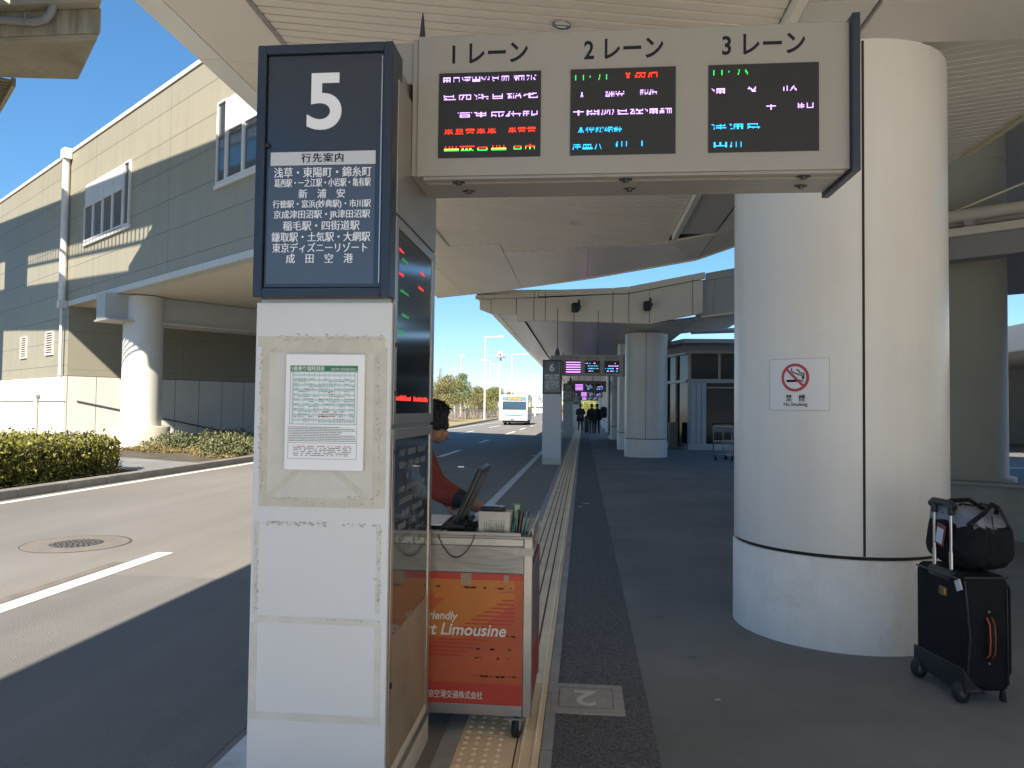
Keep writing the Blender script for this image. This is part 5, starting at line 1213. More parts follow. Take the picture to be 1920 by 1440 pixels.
# things lying on the cart
def ci(name, lab, cat): return thing(name, lab, cat, (-.52, 3.1, .822))
lp = ci('laptop', 'open black laptop with its screen leaning back, on the cart', 'laptop')
MB().at(Matrix.Translation((-.025, .10, .03)) @ Matrix.Rotation(R(24), 4, 'Y')).rbox(-.011, .013, 0, .30, 0, .262, .008).build('lid', mat('laptop_black', (0.016, 0.018, 0.02), rough=0.35), lp)
MB().at(Matrix.Translation((-.025, .10, .03)) @ Matrix.Rotation(R(24), 4, 'Y')).box(.0132, .0142, .02, .28, .03, .245).build('lid_panel', mat('laptop_grey', (0.13, 0.135, 0.14), rough=0.4), lp)
MB().rbox(-.20, .02, .09, .41, .006, .030, .01).build('base', mat('laptop_base', (0.02, 0.022, 0.024), rough=0.4), lp)
MB().box(-.015, .012, .094, .096, .275, .280).build('hinge_mark', alum, lp)
pr = ci('paper_stack', 'stack of white paper sheets under the laptop on the cart', 'papers')
MB().box(-.22, -.06, .04, .36, .0012, .0058).box(-.22, -.075, .05, .34, .0302, .036).build('sheets', paper, pr)
bxw = ci('card_box', 'white printed cardboard box at the front edge of the cart', 'box')
MB().hexa([(.088, .03, .0005), (.215, .03, .0005), (.222, .10, .0005), (.095, .10, .0005)], [(.085, .02, .098), (.222, .02, .098), (.228, .105, .098), (.092, .105, .098)]).build('carton', mat('carton_white', (0.52, 0.52, 0.48), rough=0.6, var=0.06, scale=10), bxw, .004)
mb = MB(); rr = random.Random(6)
for k in range(9):
    x = .112 + k * .010; mb.box(x, x + .0022, .0235, .029, .012, .03 + rr.random() * .03)
for k in range(6): mb.box(.128, .20, .022, .0285, .016 + k * .009, .0166 + k * .009)
mb.build('print', mat('carton_print', (0.2, 0.19, 0.17), rough=0.7), bxw)
dv = ci('card_reader', 'rounded black device with a violet top on the white box', 'device')
MB().rbox(.09, .20, .03, .10, .0985, .116, .012).build('case', mat('device_black', (0.02, 0.02, 0.03), rough=0.3), dv)
MB().rbox(.12, .165, .045, .085, .1162, .119, .008).build('pad', mat('device_violet', (0.25, 0.25, 0.62), rough=0.3), dv)
gb = ci('leaflet_pack', 'small green and cream leaflet pack standing behind the white box', 'leaflets')
MB().box(.222, .256, .13, .15, .0, .122).build('pack', mat('leaflet_green', (0.03, 0.19, 0.11), rough=0.5), gb); MB().box(.230, .252, .1285, .1298, .06, .116).build('cover', mat('leaflet_cream', (0.5, 0.55, 0.42), rough=0.5), gb)
br = ci('brochures', 'fan of green and red brochures at the cart corner', 'brochures')
for k, (cx, tilt, cc) in enumerate(((.232, 10, (0.05, 0.20, 0.16)), (.245, 4, (0.035, 0.15, 0.12)), (.255, 8, (0.25, 0.035, 0.04)), (.268, 14, (0.03, 0.20, 0.15)), (.280, 20, (0.03, 0.13, 0.11)), (.298, 27, (0.35, 0.38, 0.36)))):
    MB().at(Matrix.Translation((cx, .05, .001)) @ Matrix.Rotation(R(tilt), 4, 'Y')).box(-.003, .002, 0, .12, 0, .098 - .004 * (k % 3)).build('brochure', mat('brochure_%d' % k, cc, rough=0.4), br)
cbz = ci('cable', 'thin black cable hanging in a loop down the front of the cart', 'cable')
pts = []
for i in range(21):
    t = i / 20; x = -.075 + .15 * t; z = -.005 - .085 * math.sin(math.pi * t) ** .8
    pts.append((x, -.008, z))
pts = [(-.07, .09, .008), (-.075, .005, .012)] + pts + [(.078, .01, .02), (.05, .09, .02), (.02, .12, .02)]
MB().tube(pts, .0022, 6).build('wire', rubber, cbz)
cw_ = ci('cable_tangle', 'tangle of dark leads between the laptop and the white box', 'cable')
mb = MB(); rr = random.Random(12)
for k in range(5):
    p = [(.03 + rr.uniform(-.01, .06), .03 + rr.uniform(0, .12), .008 + rr.uniform(0, .045)) for _ in range(6)]; mb.tube(p, .004, 6)
mb.rbox(.03, .07, .06, .12, .0005, .03, .008); mb.build('lead', rubber, cw_)
# ================================================================ PEOPLE
skin_m = mat('skin', (0.36, 0.20, 0.14), rough=0.55, var=0.06, scale=10)
hair_m = mat('black_hair', (0.012, 0.011, 0.011), rough=0.5, bump=0.5, bscale=120)
def body(name, joints, bones, mats_of, root, mats, parent, sub=2):
    V, F, near = skin(joints, bones, root, sub)
    mb = MB(); mb._add(V, F, 0, True); mb.m = [mats_of[n] for n in near]
    return mb.build(name, mats, parent)
def add_hand(J, Bn, side, wrist, d, up, n, mats_of, scale=1.0, curl=.5, grip=None):
    """palm and five separate bent fingers grown from the wrist; d = pointing, up = back of hand, n = thumb side"""
    w = Vector(wrist); d = Vector(d).normalized(); up = Vector(up); up = (up - d * up.dot(d)).normalized(); n = Vector(n); n = (n - d * n.dot(d) - up * n.dot(up)).normalized()
    P = side
    J[P + 'palm'] = (tuple(w + d * .045 * scale), (.020 * scale, .030 * scale)); Bn.append((P + 'wrist', P + 'palm')); mats_of.append(0)
    L = (.072, .080, .074, .058)
    for i, l in enumerate(L):
        k = w + d * .085 * scale + n * (.030 - .020 * i) * scale
        J[P + 'k%d' % i] = (tuple(k), .0095 * scale); Bn.append((P + 'palm', P + 'k%d' % i)); mats_of.append(0)
        p = k; dd = d.copy()
        for q in range(2):
            dd = (dd * math.cos(curl) - up * math.sin(curl)); dd.normalize(); p = p + dd * l * (.55, .45)[q] * scale
            J[P + 'f%d%d' % (i, q)] = (tuple(p), (.0085, .0065)[q] * scale); Bn.append((P + ('k%d' % i if q == 0 else 'f%d0' % i), P + 'f%d%d' % (i, q))); mats_of.append(0)
    t0 = w + d * .03 * scale + n * .035 * scale - up * .008; t1 = t0 + (d * .6 + n * .5 - up * .4).normalized() * .045 * scale; t2 = t1 + (d * .9 - up * .4).normalized() * .03 * scale
    J[P + 't0'] = (tuple(t0), .011 * scale); J[P + 't1'] = (tuple(t1), .0095 * scale); J[P + 't2'] = (tuple(t2), .0075 * scale)
    Bn += [(P + 'palm', P + 't0'), (P + 't0', P + 't1'), (P + 't1', P + 't2')]; mats_of += [0, 0, 0]

# ---- attendant leaning over the cart, turned towards +X
red_j = mat('red_jacket', (0.23, 0.035, 0.022), rough=0.7, var=0.25, scale=9, bump=0.5, bscale=22)
navy_c = mat('navy_cloth', (0.02, 0.024, 0.035), rough=0.75, var=0.15, scale=10)
at_ = thing('person', 'person in a red jacket with dark hair leaning over the cart behind sign 5', 'person', (-1.16, 3.92, 0))
ox, oy = -1.16, 3.92
def A(x, y, z): return (x - ox, y - oy, z)
J = {'pelvis': (A(-1.20, 3.92, .90), .135), 'waist': (A(-1.12, 3.91, 1.02), .13), 'chest': (A(-.98, 3.89, 1.13), .155), 'neckb': (A(-.885, 3.87, 1.20), .075), 'neck': (A(-.84, 3.86, 1.225), .052), 'head': (A(-.785, 3.85, 1.262), .083), 'brow': (A(-.748, 3.85, 1.292), .078), 'jaw': (A(-.735, 3.85, 1.205), .042), 'nose': (A(-.690, 3.85, 1.222), .014),
     'hipl': (A(-1.21, 4.01, .86), .095), 'kneel': (A(-1.16, 4.02, .48), .064), 'anklel': (A(-1.20, 4.02, .09), .046), 'toel': (A(-1.04, 4.02, .045), .036),
     'hipr': (A(-1.21, 3.83, .86), .095), 'kneer': (A(-1.15, 3.82, .48), .064), 'ankler': (A(-1.19, 3.82, .09), .046), 'toer': (A(-1.03, 3.82, .045), .036),
     'shr': (A(-.90, 3.72, 1.13), .085), 'uar': (A(-.80, 3.66, 1.03), .078), 'elr': (A(-.69, 3.63, .945), .066), 'far': (A(-.60, 3.60, .915), .054), 'Rwrist': (A(-.53, 3.575, .895), .036),
     'shl': (A(-.90, 4.04, 1.13), .085), 'ell': (A(-.80, 4.06, .93), .062), 'Lwrist': (A(-.68, 3.86, .86), .036)}
Bn = [('pelvis', 'waist'), ('waist', 'chest'), ('chest', 'neckb'), ('neckb', 'neck'), ('neck', 'head'), ('head', 'brow'), ('head', 'jaw'), ('jaw', 'nose'),
      ('pelvis', 'hipl'), ('hipl', 'kneel'), ('kneel', 'anklel'), ('anklel', 'toel'), ('pelvis', 'hipr'), ('hipr', 'kneer'), ('kneer', 'ankler'), ('ankler', 'toer'),
      ('chest', 'shr'), ('shr', 'uar'), ('uar', 'elr'), ('elr', 'far'), ('far', 'Rwrist'), ('chest', 'shl'), ('shl', 'ell'), ('ell', 'Lwrist')]
mo = [2, 1, 1, 1, 0, 0, 0, 0, 2, 2, 2, 3, 2, 2, 2, 3, 1, 1, 1, 1, 2, 1, 1, 1]
add_hand(J, Bn, 'R', J['Rwrist'][0], (.95, -.1, -.42), (.35, 0, .9), (0, 1, 0), mo, .92, .45)
add_hand(J, Bn, 'L', J['Lwrist'][0], (.8, -.5, -.35), (.3, 0, .9), (0, -1, 0), mo, .92, .6)
body('body', J, Bn, mo, 'pelvis', [skin_m, red_j, navy_c, rubber], at_)
hm = MB(); rr = random.Random(5)
hc = A(-.775, 3.85, 1.285)
NU, NV = 22, 12; vs = []
for j in range(NV + 1):
    t = math.pi * j / NV
    for i in range(NU):
        a = 2 * math.pi * i / NU
        r = .102 + .008 * math.sin(5 * a + 3 * t) + rr.uniform(-.004, .004)
        x, y, z = r * 1.08 * math.sin(t) * math.cos(a), r * .92 * math.sin(t) * math.sin(a), r * math.cos(t)
        # leave the face (towards +x and down) uncovered
        cut = (x * .75 - z * .66) > .03
        if cut: x, z = x * .72, z * .72; y *= .8
        vs.append((hc[0] + x, hc[1] + y, hc[2] + z))
hm._add(vs, [(j * NU + i, j * NU + (i + 1) % NU, (j + 1) * NU + (i + 1) % NU, (j + 1) * NU + i) for j in range(NV) for i in range(NU)], 0, True)
for _ in range(420):
    a, t = rr.uniform(0, 6.28), rr.uniform(0, 1.9); n = Vector((math.sin(t) * math.cos(a), math.sin(t) * math.sin(a), math.cos(t)))
    if n.x * .75 - n.z * .66 > .2: continue
    p = Vector(hc) + Vector((n.x * .108, n.y * .094, n.z * .10)); tn = n.cross(Vector((rr.uniform(-1, 1), rr.uniform(-1, 1), rr.uniform(-1, 1)))).normalized()
    q = p + tn * .035 + n * rr.uniform(.0, .012); sd_ = n.cross(tn) * .006
    hm._add([p - sd_, p + sd_, q + sd_ * .3 + n * .004, q - sd_ * .3 + n * .004], [(0, 1, 2, 3)])
hm.build('hair', hair_m, at_)
MB().ell(A(-.78, 3.765, 1.245), (.018, .010, .030), 10, 8).build('ear', skin_m, at_)
MB().ell(A(-.713, 3.822, 1.252), (.010, .012, .009), 10, 8).ell(A(-.713, 3.878, 1.252), (.010, .012, .009), 10, 8).build('eye', mat('eye_dark', (0.03, 0.025, 0.02), rough=0.2), at_)
MB().ell(A(-.700, 3.85, 1.192), (.012, .024, .006), 10, 8).build('mouth', mat('lip', (0.28, 0.11, 0.09), rough=0.5), at_)
MB().tube([A(-.925, 3.64, 1.09), A(-.87, 3.60, 1.105), A(-.83, 3.62, 1.11)], .012, 6).build('reflective_band', mat('band_silver', (0.55, 0.55, 0.55), rough=0.4), at_)

# ---- walkers far along the platform (seen from behind)
def walker(x, y, h, rz, label, top_col, leg_col, stride, arms, long=False):
    p = thing('person', label, 'person', (x, y, 0), rz, 'people standing far along the platform'); k = h / 1.72
    J = {'pelvis': ((0, 0, .92), .135), 'waist': ((0, .01, 1.08), .13), 'chest': ((0, .0, 1.30), .155), 'neckb': ((0, .0, 1.43), .08), 'neck': ((0, .01, 1.50), .05), 'head': ((0, .02, 1.60), .085), 'crown': ((0, .01, 1.66), .075)}
    B = [('pelvis', 'waist'), ('waist', 'chest'), ('chest', 'neckb'), ('neckb', 'neck'), ('neck', 'head'), ('head', 'crown')]; m = [1, 1, 1, 1, 0, 0]
    for s, n in ((-1, 'l'), (1, 'r')):
        f = stride * s
        J['hip' + n] = ((.085 * s, 0, .88), .10); J['knee' + n] = ((.09 * s, f * .5 + .02, .49), .065); J['ank' + n] = ((.10 * s, f, .09), .047); J['toe' + n] = ((.11 * s, f + .15, .04), .036)
        B += [('pelvis', 'hip' + n), ('hip' + n, 'knee' + n), ('knee' + n, 'ank' + n), ('ank' + n, 'toe' + n)]; m += [1 if long else 2, 2, 2, 3]
        J['sh' + n] = ((.20 * s, 0, 1.38), .085); J['el' + n] = ((.27 * s, -.03, 1.10), .062); J[n.upper() + 'wrist'] = ((.24 * s if not arms else .06 * s, .08 if not arms else -.17, .90 if not arms else .97), .036)
        B += [('chest', 'sh' + n), ('sh' + n, 'el' + n), ('el' + n, n.upper() + 'wrist')]; m += [1, 1, 1]
        add_hand(J, B, n.upper(), J[n.upper() + 'wrist'][0], (-.1 * s, .1, -1) if not arms else (-s, -.1, -.3), (s, 0, .1) if not arms else (0, -1, .1), (0, 1, 0), m, .95, .35)
    J = {a: (tuple(c * k for c in b[0]), b[1] if isinstance(b[1], tuple) else b[1] * k) for a, b in J.items()}
    body('body', J, B, m, 'pelvis', [skin_m, top_col, leg_col, rubber], p, 1)
    MB().ell((0, .0, 1.645 * k), (.098, .105, .10), 14, 10).build('hair', hair_m, p)
    c = MB().lathe([(.15, 1.42 * k), (.215, 1.36 * k), (.225, 1.2 * k), (.20, 1.05 * k), (.235, .9 * k), (.26 if long else .235, (.62 if long else .80) * k), (.24, (.63 if long else .81) * k)], 20, (0, 0), 0, True, 1.0, .68)
    c.build('coat', top_col, p)
    return p
walker(-.16, 48.7, 1.72, 0, 'person in a dark knee length coat standing with hands behind, left of two others', mat('coat_dark', (0.018, 0.022, 0.035), rough=0.8), mat('trousers_dark', (0.016, 0.018, 0.024), rough=0.8), .03, True, True)
walker(.50, 42.7, 1.70, R(8), 'person in a dark jacket and brown trousers, middle of the three far walkers', mat('jacket_dark', (0.022, 0.022, 0.028), rough=0.8), mat('trousers_brown', (0.11, 0.075, 0.065), rough=0.8), .10, False)
walker(.80, 42.5, 1.70, R(-10), 'person in black beside the big backpack, right of the three far walkers', mat('jacket_black', (0.014, 0.015, 0.02), rough=0.8), mat('trousers_black', (0.014, 0.014, 0.018), rough=0.8), .08, False)
tag(MB().rbox(.98, 1.36, 42.15, 42.5, .92, 1.56, .14, seg=4).rbox(1.02, 1.32, 42.02, 42.16, .97, 1.25, .05).build('backpack', mat('backpack_black', (0.012, 0.013, 0.018), rough=0.7)), 'large black backpack carried by the right far walker', 'backpack')
tag(MB().rbox(.10, .34, 43.4, 43.7, .06, 1.02, .05).tube([(.14, 43.55, 1.0), (.14, 43.55, 1.30), (.30, 43.55, 1.30), (.30, 43.55, 1.0)], .012, 6).build('suitcase', mat('case_olive', (0.05, 0.06, 0.045), rough=0.5)), 'dark olive upright suitcase beside the middle far walker', 'suitcase')

# ================================================================ BUS
bw = mat('bus_white', (0.46, 0.46, 0.455), rough=0.28, coat=0.3, var=0.03)
bs = thing('bus', 'white city bus with a blue wave stripe driving towards the stop', 'bus', (-5.80, 63.2, 0), R(1.5))
hw = 1.14
mb = MB(); prof = [(0, .42), (-.04, .9), (-.02, 1.15), (.10, 2.0), (.16, 2.48), (.40, 2.62), (8.6, 2.62), (8.9, 2.4), (8.95, .42)]
mb.prism(prof, -hw, hw, 'yz'); mb.build('body', bw, bs, .05, 3)
bgl = mat('bus_glass', (0.035, 0.07, 0.10), rough=0.06, coat=0.5, spec=0.8)
MB().hexa([(-1.02, -.015, 1.16), (1.02, -.015, 1.16), (1.02, .02, 1.16), (-1.02, .02, 1.16)], [(-1.0, .085, 2.02), (1.0, .085, 2.02), (1.0, .13, 2.02), (-1.0, .13, 2.02)]).build('windscreen', bgl, bs)
MB().hexa([(-1.0, .10, 2.10), (1.0, .10, 2.10), (1.0, .15, 2.10), (-1.0, .15, 2.10)], [(-.98, .135, 2.42), (.98, .135, 2.42), (.98, .19, 2.42), (-.98, .19, 2.42)]).build('display_case', mat('bus_display_case', (0.03, 0.035, 0.04), rough=0.3), bs)
MB().hexa([(-.60, .095, 2.15), (.62, .095, 2.15), (.62, .12, 2.15), (-.60, .12, 2.15)], [(-.60, .125, 2.38), (.62, .125, 2.38), (.62, .15, 2.38), (-.60, .15, 2.38)]).build('destination_display', mat('bus_amber', (0.26, 0.19, 0.03), rough=0.5, var=0.4, scale=14, stretch=(1, 1, .3)), bs)
for x in (-.80, .80): MB().hexa([(x - .15, .09, 2.13), (x + .15, .09, 2.13), (x + .15, .12, 2.13), (x - .15, .12, 2.13)], [(x - .15, .125, 2.40), (x + .15, .125, 2.40), (x + .15, .15, 2.40), (x - .15, .15, 2.40)]).box(x - .06, x + .07, .085, .1, 2.2, 2.33).build('corner_sign', mat('bus_blue_sign', (0.06, 0.24, 0.60), rough=0.4), bs)
mb = MB()
for i in range(12):
    f0, f1 = -1 + i / 6, -1 + (i + 1) / 6; z0, z1 = .78 + .10 * f0 * f0, .78 + .10 * f1 * f1
    mb.hexa([(f0 * .9, -.05, z0), (f1 * .9, -.05, z1), (f1 * .9, -.02, z1), (f0 * .9, -.02, z0)], [(f0 * .9, -.05, z0 + .09), (f1 * .9, -.05, z1 + .09), (f1 * .9, -.02, z1 + .09), (f0 * .9, -.02, z0 + .09)])
mb.box(hw - .002, hw + .004, .3, 8.6, .80, .90).build('wave_stripe', mat('bus_blue', (0.05, 0.24, 0.50), rough=0.35), bs)
for x in (-.88, .88): MB().at(Matrix.Translation((x, -.03, .80)) @ Matrix.Rotation(R(90), 4, 'X')).lathe([(.11, 0), (.10, .025), (.0, .03)], 18).build('headlight', mat('headlight_glass', (0.8, 0.8, 0.78), rough=0.1, coat=0.6), bs)
MB().box(-1.12, 1.12, -.06, .05, .40, .60).box(-.35, -.05, -.065, -.055, .44, .54).build('bumper', bw, bs, .02); MB().box(-.32, -.02, -.07, -.0605, .44, .55).build('number_plate', mat('plate_dark', (0.10, 0.16, 0.12), rough=0.4), bs)
MB().box(-1.0, 1.0, .1, 8.8, .22, .42).build('underbody', rubber, bs)
sw = MB()
for k in range(6): sw.box(hw - .005, hw + .004, .75 + k * 1.32, 1.93 + k * 1.32, 1.2, 2.15); sw.box(-hw - .004, -hw + .005, .75 + k * 1.32, 1.93 + k * 1.32, 1.2, 2.15)
sw.build('side_window', bgl, bs)
MB().box(hw - .005, hw + .006, 2.2, 3.2, .5, 2.15).build('side_door', mat('bus_door', (0.05, 0.06, 0.07), rough=0.2), bs)
for x in (-1.0, .78):
    for yy in (1.5, 6.6): MB().at(Matrix.Translation((x, yy, .42)) @ Matrix.Rotation(R(90), 4, 'Y')).lathe([(.2, 0), (.42, 0), (.42, .25), (.2, .25)], 20).build('wheel', rubber, bs)
for s in (-1, 1): MB().tube([(s * 1.08, .15, 2.15), (s * 1.30, -.12, 2.05), (s * 1.30, -.14, 1.9)], .018, 6).rbox(s * 1.30 - .09, s * 1.30 + .09, -.2, -.1, 1.55, 1.92, .03).build('mirror', bw, bs)

# ================================================================ STREET LAMPS
lamp_w = mat('lamp_white', (0.72, 0.73, 0.74), rough=0.4)
lamp_g = mat('lamp_grey', (0.40, 0.42, 0.43), rough=0.4)
def lamp(x, y, h, arm, label, m=lamp_w, r=.09, head='arm'):
    t = thing('street_lamp', label, 'street lamp', (x, y, 0), 0, 'street lamps along the road')
    MB().tube([(0, 0, -.1), (0, 0, h)], [r * 1.35, r * .8], 10).build('pole', m, t)
    if head == 'arm':
        s = 1 if arm > 0 else -1
        MB().tube([(0, 0, h), (arm * .7, 0, h + .05)], r * .6, 8).build('arm', m, t)
        MB().rbox(min(arm * .68, arm), max(arm * .68, arm), -.16, .16, h - .04, h + .16, .06).build('lamp_head', m, t)
    elif head == 'crown':
        mb = MB()
        for k in range(6):
            a = k * math.pi / 3; mb.rbox(.45 * math.cos(a) - .16, .45 * math.cos(a) + .16, .45 * math.sin(a) - .16, .45 * math.sin(a) + .16, h - .1, h + .3, .05)
        mb.lathe([(.6, h - .22), (.62, h - .16), (.6, h - .1)], 20); mb.ell((0, 0, h + .35), (.4, .4, .3)); mb.build('lamp_head', m, t)
    else:
        MB().tube([(0, 0, h - .3), (arm, 0, h - .3)], .05, 6).rbox(arm - .15, arm + .15, -.12, .12, h - .35, h - .15, .04).rbox(.15, .4, -.12, .12, h - .35, h - .15, .04).build('lamp_head', m, t)
lamp(-11.9, 90, 10.1, 2.3, 'tallest white street lamp with a long arm, just left of the bus')
lamp(-11.5, 120, 10.2, 2.5, 'white street lamp with a right hand arm, above the bus roof')
lamp(-19.8, 120, 10.2, .5, 'white mast with twin floodlights left of the tallest lamp', lamp_w, .11, 'flood')
lamp(-15.0, 120, 9.2, -1.7, 'short armed white lamp just right of the tallest lamp')
lamp(-17.1, 150, 10.4, -1.6, 'white lamp with a left hand arm next to the grey mast')
lamp(-10.0, 90, 7.8, 0, 'grey mast with a round crown of lamps', lamp_g, .13, 'crown')
lamp(-9.6, 150, 8.3, -1.3, 'faint white lamp between the bus and sign 6')
lamp(-26.0, 150, 9.7, -.5, 'farthest left white mast with one small floodlight', lamp_w, .10, 'flood')

# ================================================================ PLANTS
leaf_hedge = mat('hedge_leaf', (0.055, 0.068, 0.014), rough=0.5, island=0.75, col2=(0.17, 0.165, 0.022))
leaf_tree = mat('tree_leaf', (0.07, 0.10, 0.028), rough=0.5, island=0.55, col2=(0.16, 0.19, 0.06))
leaf_tree2 = mat('tree_leaf_yellow', (0.11, 0.12, 0.035), rough=0.5, island=0.5, col2=(0.22, 0.20, 0.075))
leaf_cover = mat('cover_leaf', (0.05, 0.07, 0.03), rough=0.5, island=0.6, col2=(0.13, 0.14, 0.06))
leaf_dry = mat('cover_dry', (0.19, 0.15, 0.06), rough=0.7, island=0.4)
bark = mat('bark', (0.26, 0.19, 0.12), rough=0.9, var=0.25, scale=8)
twig = mat('bare_twig', (0.26, 0.23, 0.22), rough=0.9, var=0.2, scale=3)
# clipped hedge beside the road
hg = thing('hedge', 'clipped yellow green hedge behind the left kerb', 'hedge', (-9.6, 9.5, .1))
rnd = random.Random(41)
def hedge_pt():
    # local x -1.5..1.1, y -9..3.3 ; leaves sit mostly on the shell
    while True:
        y = rnd.uniform(-3.5, 3.9); f = rnd.random()
        e = max(0, (y - 2.9) / 1.0); wx1 = 1.16 - .35 * e * e; ht = .655 - .12 * e * e + .03 * math.sin(y * 5) + .03 * math.sin(y * 2.3)
        if f < .42: return (wx1 + rnd.gauss(0, .05), y, rnd.uniform(0.02, ht))
        if f < .86: return (rnd.uniform(-1.6, wx1), y, ht + rnd.gauss(0, .045) + .03 * math.sin(y * 7 + 3 * f))
        if f < .96: return (rnd.uniform(-1.6, .8), 3.9 + rnd.gauss(-.06, .06), rnd.uniform(.02, .55))
        return (rnd.uniform(-1.5, wx1 - .05), y, ht * rnd.uniform(.5, 1))
leaves(17000, hedge_pt, .038, rnd, .35).build('foliage', leaf_hedge, hg)
MB().rbox(-1.55, .98, -3.5, 3.35, 0, .58, .12).build('inner_box', mat('hedge_inner', (0.018, 0.022, 0.008), rough=0.95), hg)  # plain dark box filling the hedge behind the leaves
def patch(name, lab, pts, n, hgt, sz, m, seed):
    r2 = random.Random(seed)
    def f():
        p = r2.choice(pts); a = r2.uniform(0, 6.28); q = math.sqrt(r2.random()); return (p[0] + p[2] * q * math.cos(a), p[1] + p[3] * q * math.sin(a), .1 + r2.random() ** .8 * hgt * (1 - .6 * q * q) * (1 + .4 * math.sin(p[0] * 3 + a)))
    o = leaves(n, f, sz, r2, .3).build(name, m); tag(o, None, None, None, 'stuff'); return o
patch('ground_cover_plants', '', [(-11.7, 20.6, 1.0, .9), (-11.0, 20.0, .9, .8), (-10.2, 20.5, 1.0, 1.2), (-10.8, 22.2, 1.3, 1.4), (-9.6, 22.0, 1.2, 1.5), (-9.3, 19.6, .8, 1.0), (-12.2, 23.0, 1.3, 1.2), (-11.2, 24.4, 1.5, 1.2), (-9.6, 24.5, 1.3, 1.5), (-8.9, 17.9, .45, .8), (-9.2, 27, 1.2, 2), (-11, 27, 1.2, 2)], 15000, .42, .05, leaf_cover, 51)
patch('dry_grass_tufts', '', [(-11.9, 19.5, .9, .5), (-11.0, 18.9, .8, .5), (-9.2, 18.2, .7, .7), (-8.8, 17.5, .45, .5), (-10.2, 19.0, .8, .5)], 5200, .16, .04, leaf_dry, 52)
sp_ = random.Random(3)
def tree(x, y, h, w, label, m, seed, trunk_h):
    r2 = random.Random(seed); t = thing('tree', label, 'tree', (x, y, .1), 0, 'young evergreen trees along the left verge')
    mb = MB(); mb.tube([(0, 0, -.1), (.02, 0, trunk_h), (.0, .02, h * .75)], [.085, .06, .03], 8)
    blobs = []
    for k in range(15):
        a = r2.uniform(0, 6.28); zz = r2.uniform(trunk_h * .95, h * .93); q = (zz - trunk_h) / (h - trunk_h); rad = w * .5 * (1 - .75 * q) * r2.uniform(.25, .9)
        c = (rad * math.cos(a), rad * math.sin(a), zz); blobs.append((c, w * r2.uniform(.19, .31) * (1.1 - .4 * q)))
        mb.tube([(0, 0, min(zz, trunk_h + (zz - trunk_h) * .5)), c], [.025, .01], 5)
    mb.build('trunk', bark, t)
    def f():
        c, r = r2.choice(blobs)
        while True:
            p = [r2.uniform(-1, 1) for _ in range(3)]; l = math.sqrt(sum(q * q for q in p))
            if .35 < l < 1 or (l <= .35 and r2.random() < .2): break
        return tuple(c[i] + p[i] * r * (1, 1, .8)[i] * r2.uniform(.8, 1.15) for i in range(3))
    leaves(6500, f, .085, r2).build('crown', m, t)
for k, (x, y, h, w, m, th, lab) in enumerate(((-13.3, 70, 4.6, 4.2, leaf_tree2, 1.5, 'leftmost tree of the roadside row, beside the attendant, tall and yellowish'), (-13.9, 85, 5.3, 3.6, leaf_tree, 2.0, 'second roadside tree from the left, rounder and greener'), (-14.0, 96, 4.2, 3.8, leaf_tree2, 1.6, 'third roadside tree from the left, lower and yellowish'),
        (-14.1, 105, 4.3, 3.6, leaf_tree2, 1.6, 'fourth roadside tree from the left, slim trunk'), (-14.1, 113, 4.5, 3.8, leaf_tree, 1.6, 'fifth roadside tree from the left, behind the tall lamp foot'), (-13.9, 122, 4.9, 4.2, leaf_tree2, 1.5, 'sixth roadside tree, just left of the bus'), (-13.2, 133, 4.2, 3.8, leaf_tree2, 1.5, 'seventh roadside tree, partly hidden by the bus'))):
    tree(x, y, h, w, lab, m, 60 + k, th)
def bare(name, lab, cat, x, y, n, spread, h, seed, kind=None, dx=1.0, dy=1.0):
    r2 = random.Random(seed); mb = MB()
    for _ in range(n):
        bx_, by = r2.uniform(-spread, spread) * dx, r2.uniform(-spread, spread) * dy; p = Vector((bx_, by, 0)); pts = [p.copy()]; d = Vector((r2.uniform(-.35, .35), r2.uniform(-.35, .35), 1))
        hh = h * r2.uniform(.6, 1.05)
        for _k in range(3): p = p + d * hh / 3; d += Vector((r2.uniform(-.3, .3), r2.uniform(-.3, .3), 0)); pts.append(p.copy())
        mb.tube(pts, [.022, .017, .012, .006], 4)
        for _k in range(3):
            q = pts[r2.choice((1, 2))]; e = q + Vector((r2.uniform(-.5, .5), r2.uniform(-.5, .5), r2.uniform(.3, .8))) * h * .3; mb.tube([q, e], [.011, .005], 3)
    o = mb.build(name, twig); o.location = (x, y, .1)
    return tag(o, lab, cat, None, kind)
bare('bare_hedge', 'strip of leafless greyish shrubs under the roadside trees', 'hedge', -14.6, 92, 420, 1.0, 1.7, 71, None, 1.1, 34)
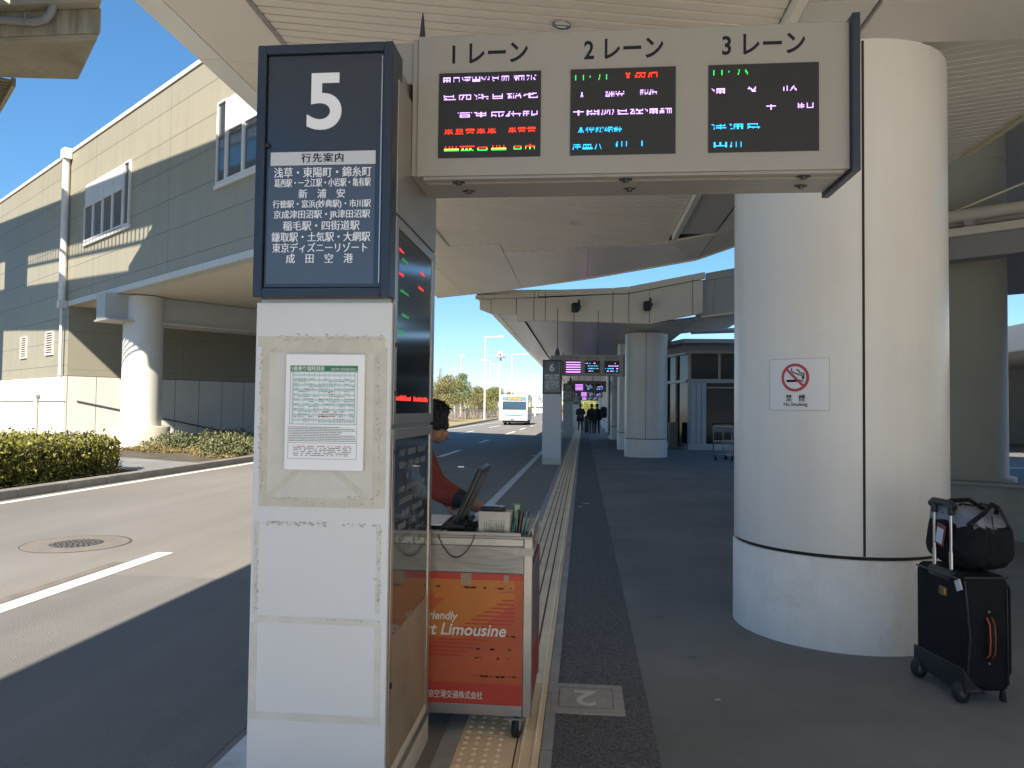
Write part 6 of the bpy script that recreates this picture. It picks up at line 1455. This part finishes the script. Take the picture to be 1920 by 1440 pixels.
def bare_tree(x, y, h, lab, seed):
    r2 = random.Random(seed); t = thing('bare_tree', lab, 'tree', (x, y, 0)); tr_ = MB(); cr = MB()
    tr_.tube([(0, 0, -.1), (.05, 0, h * .35)], [.12, .09], 8)
    def grow(p, d, l, r, dep):
        q = p + d * l; (tr_ if dep == 0 else cr).tube([p, (p + q) / 2 + Vector((r2.uniform(-.1, .1), r2.uniform(-.1, .1), 0)) * l, q], [r, r * .8, r * .55], 4)
        if dep < 4:
            for _ in range(3):
                e = (d + Vector((r2.uniform(-.7, .7), r2.uniform(-.7, .7), r2.uniform(-.1, .5)))).normalized(); grow(q, e, l * .68, r * .55, dep + 1)
    for _ in range(3): grow(Vector((.05, 0, h * .35)), Vector((r2.uniform(-.5, .5), r2.uniform(-.5, .5), 1)).normalized(), h * .26, .07, 1)
    tr_.build('trunk', twig, t); cr.build('crown', twig, t)
bare_tree(-20.5, 104, 7.6, 'leafless tree above the leftmost evergreen beside the sign pillar', 81)
fw = bare('distant_wood', None, None, -18, 420, 700, 1.0, 13, 91, 'stuff', 75, 18)
r3 = random.Random(92)
leaves(5000, lambda: (r3.uniform(-90, 60), 385 + r3.uniform(-6, 6), abs(r3.gauss(0, 3.2))), .8, r3).build('distant_shrubs', leaf_tree2); bpy.data.objects['distant_shrubs']['kind'] = 'stuff'
tag(MB().box(-34, -9.2, 300, 320, 2.6, 4.3).box(-34, -9.2, 301, 319, 0, 2.6).build('low_building', mat('far_building', (0.62, 0.60, 0.58), rough=0.7, var=0.05)), 'distant low pale flat roofed building between the bus and sign 6', 'building')
MBt = thing('tree', 'sunlit yellow green tree closing the far end of the platform', 'tree', (1.0, 185, 0))
r4 = random.Random(93)
def bl():
    a, q = r4.uniform(0, 6.28), r4.random() ** .5; return (3.4 * q * math.cos(a), 2 * q * math.sin(a), 2.4 + 2.0 * math.sqrt(max(0, 1 - q * q)) * r4.uniform(-1, 1))
leaves(3500, bl, .14, r4).build('crown', mat('far_tree_leaf', (0.20, 0.21, 0.02), rough=0.5, island=0.4), MBt); MB().tube([(0, 0, 0), (0, 0, 2.6)], [.16, .1], 8).build('trunk', bark, MBt)
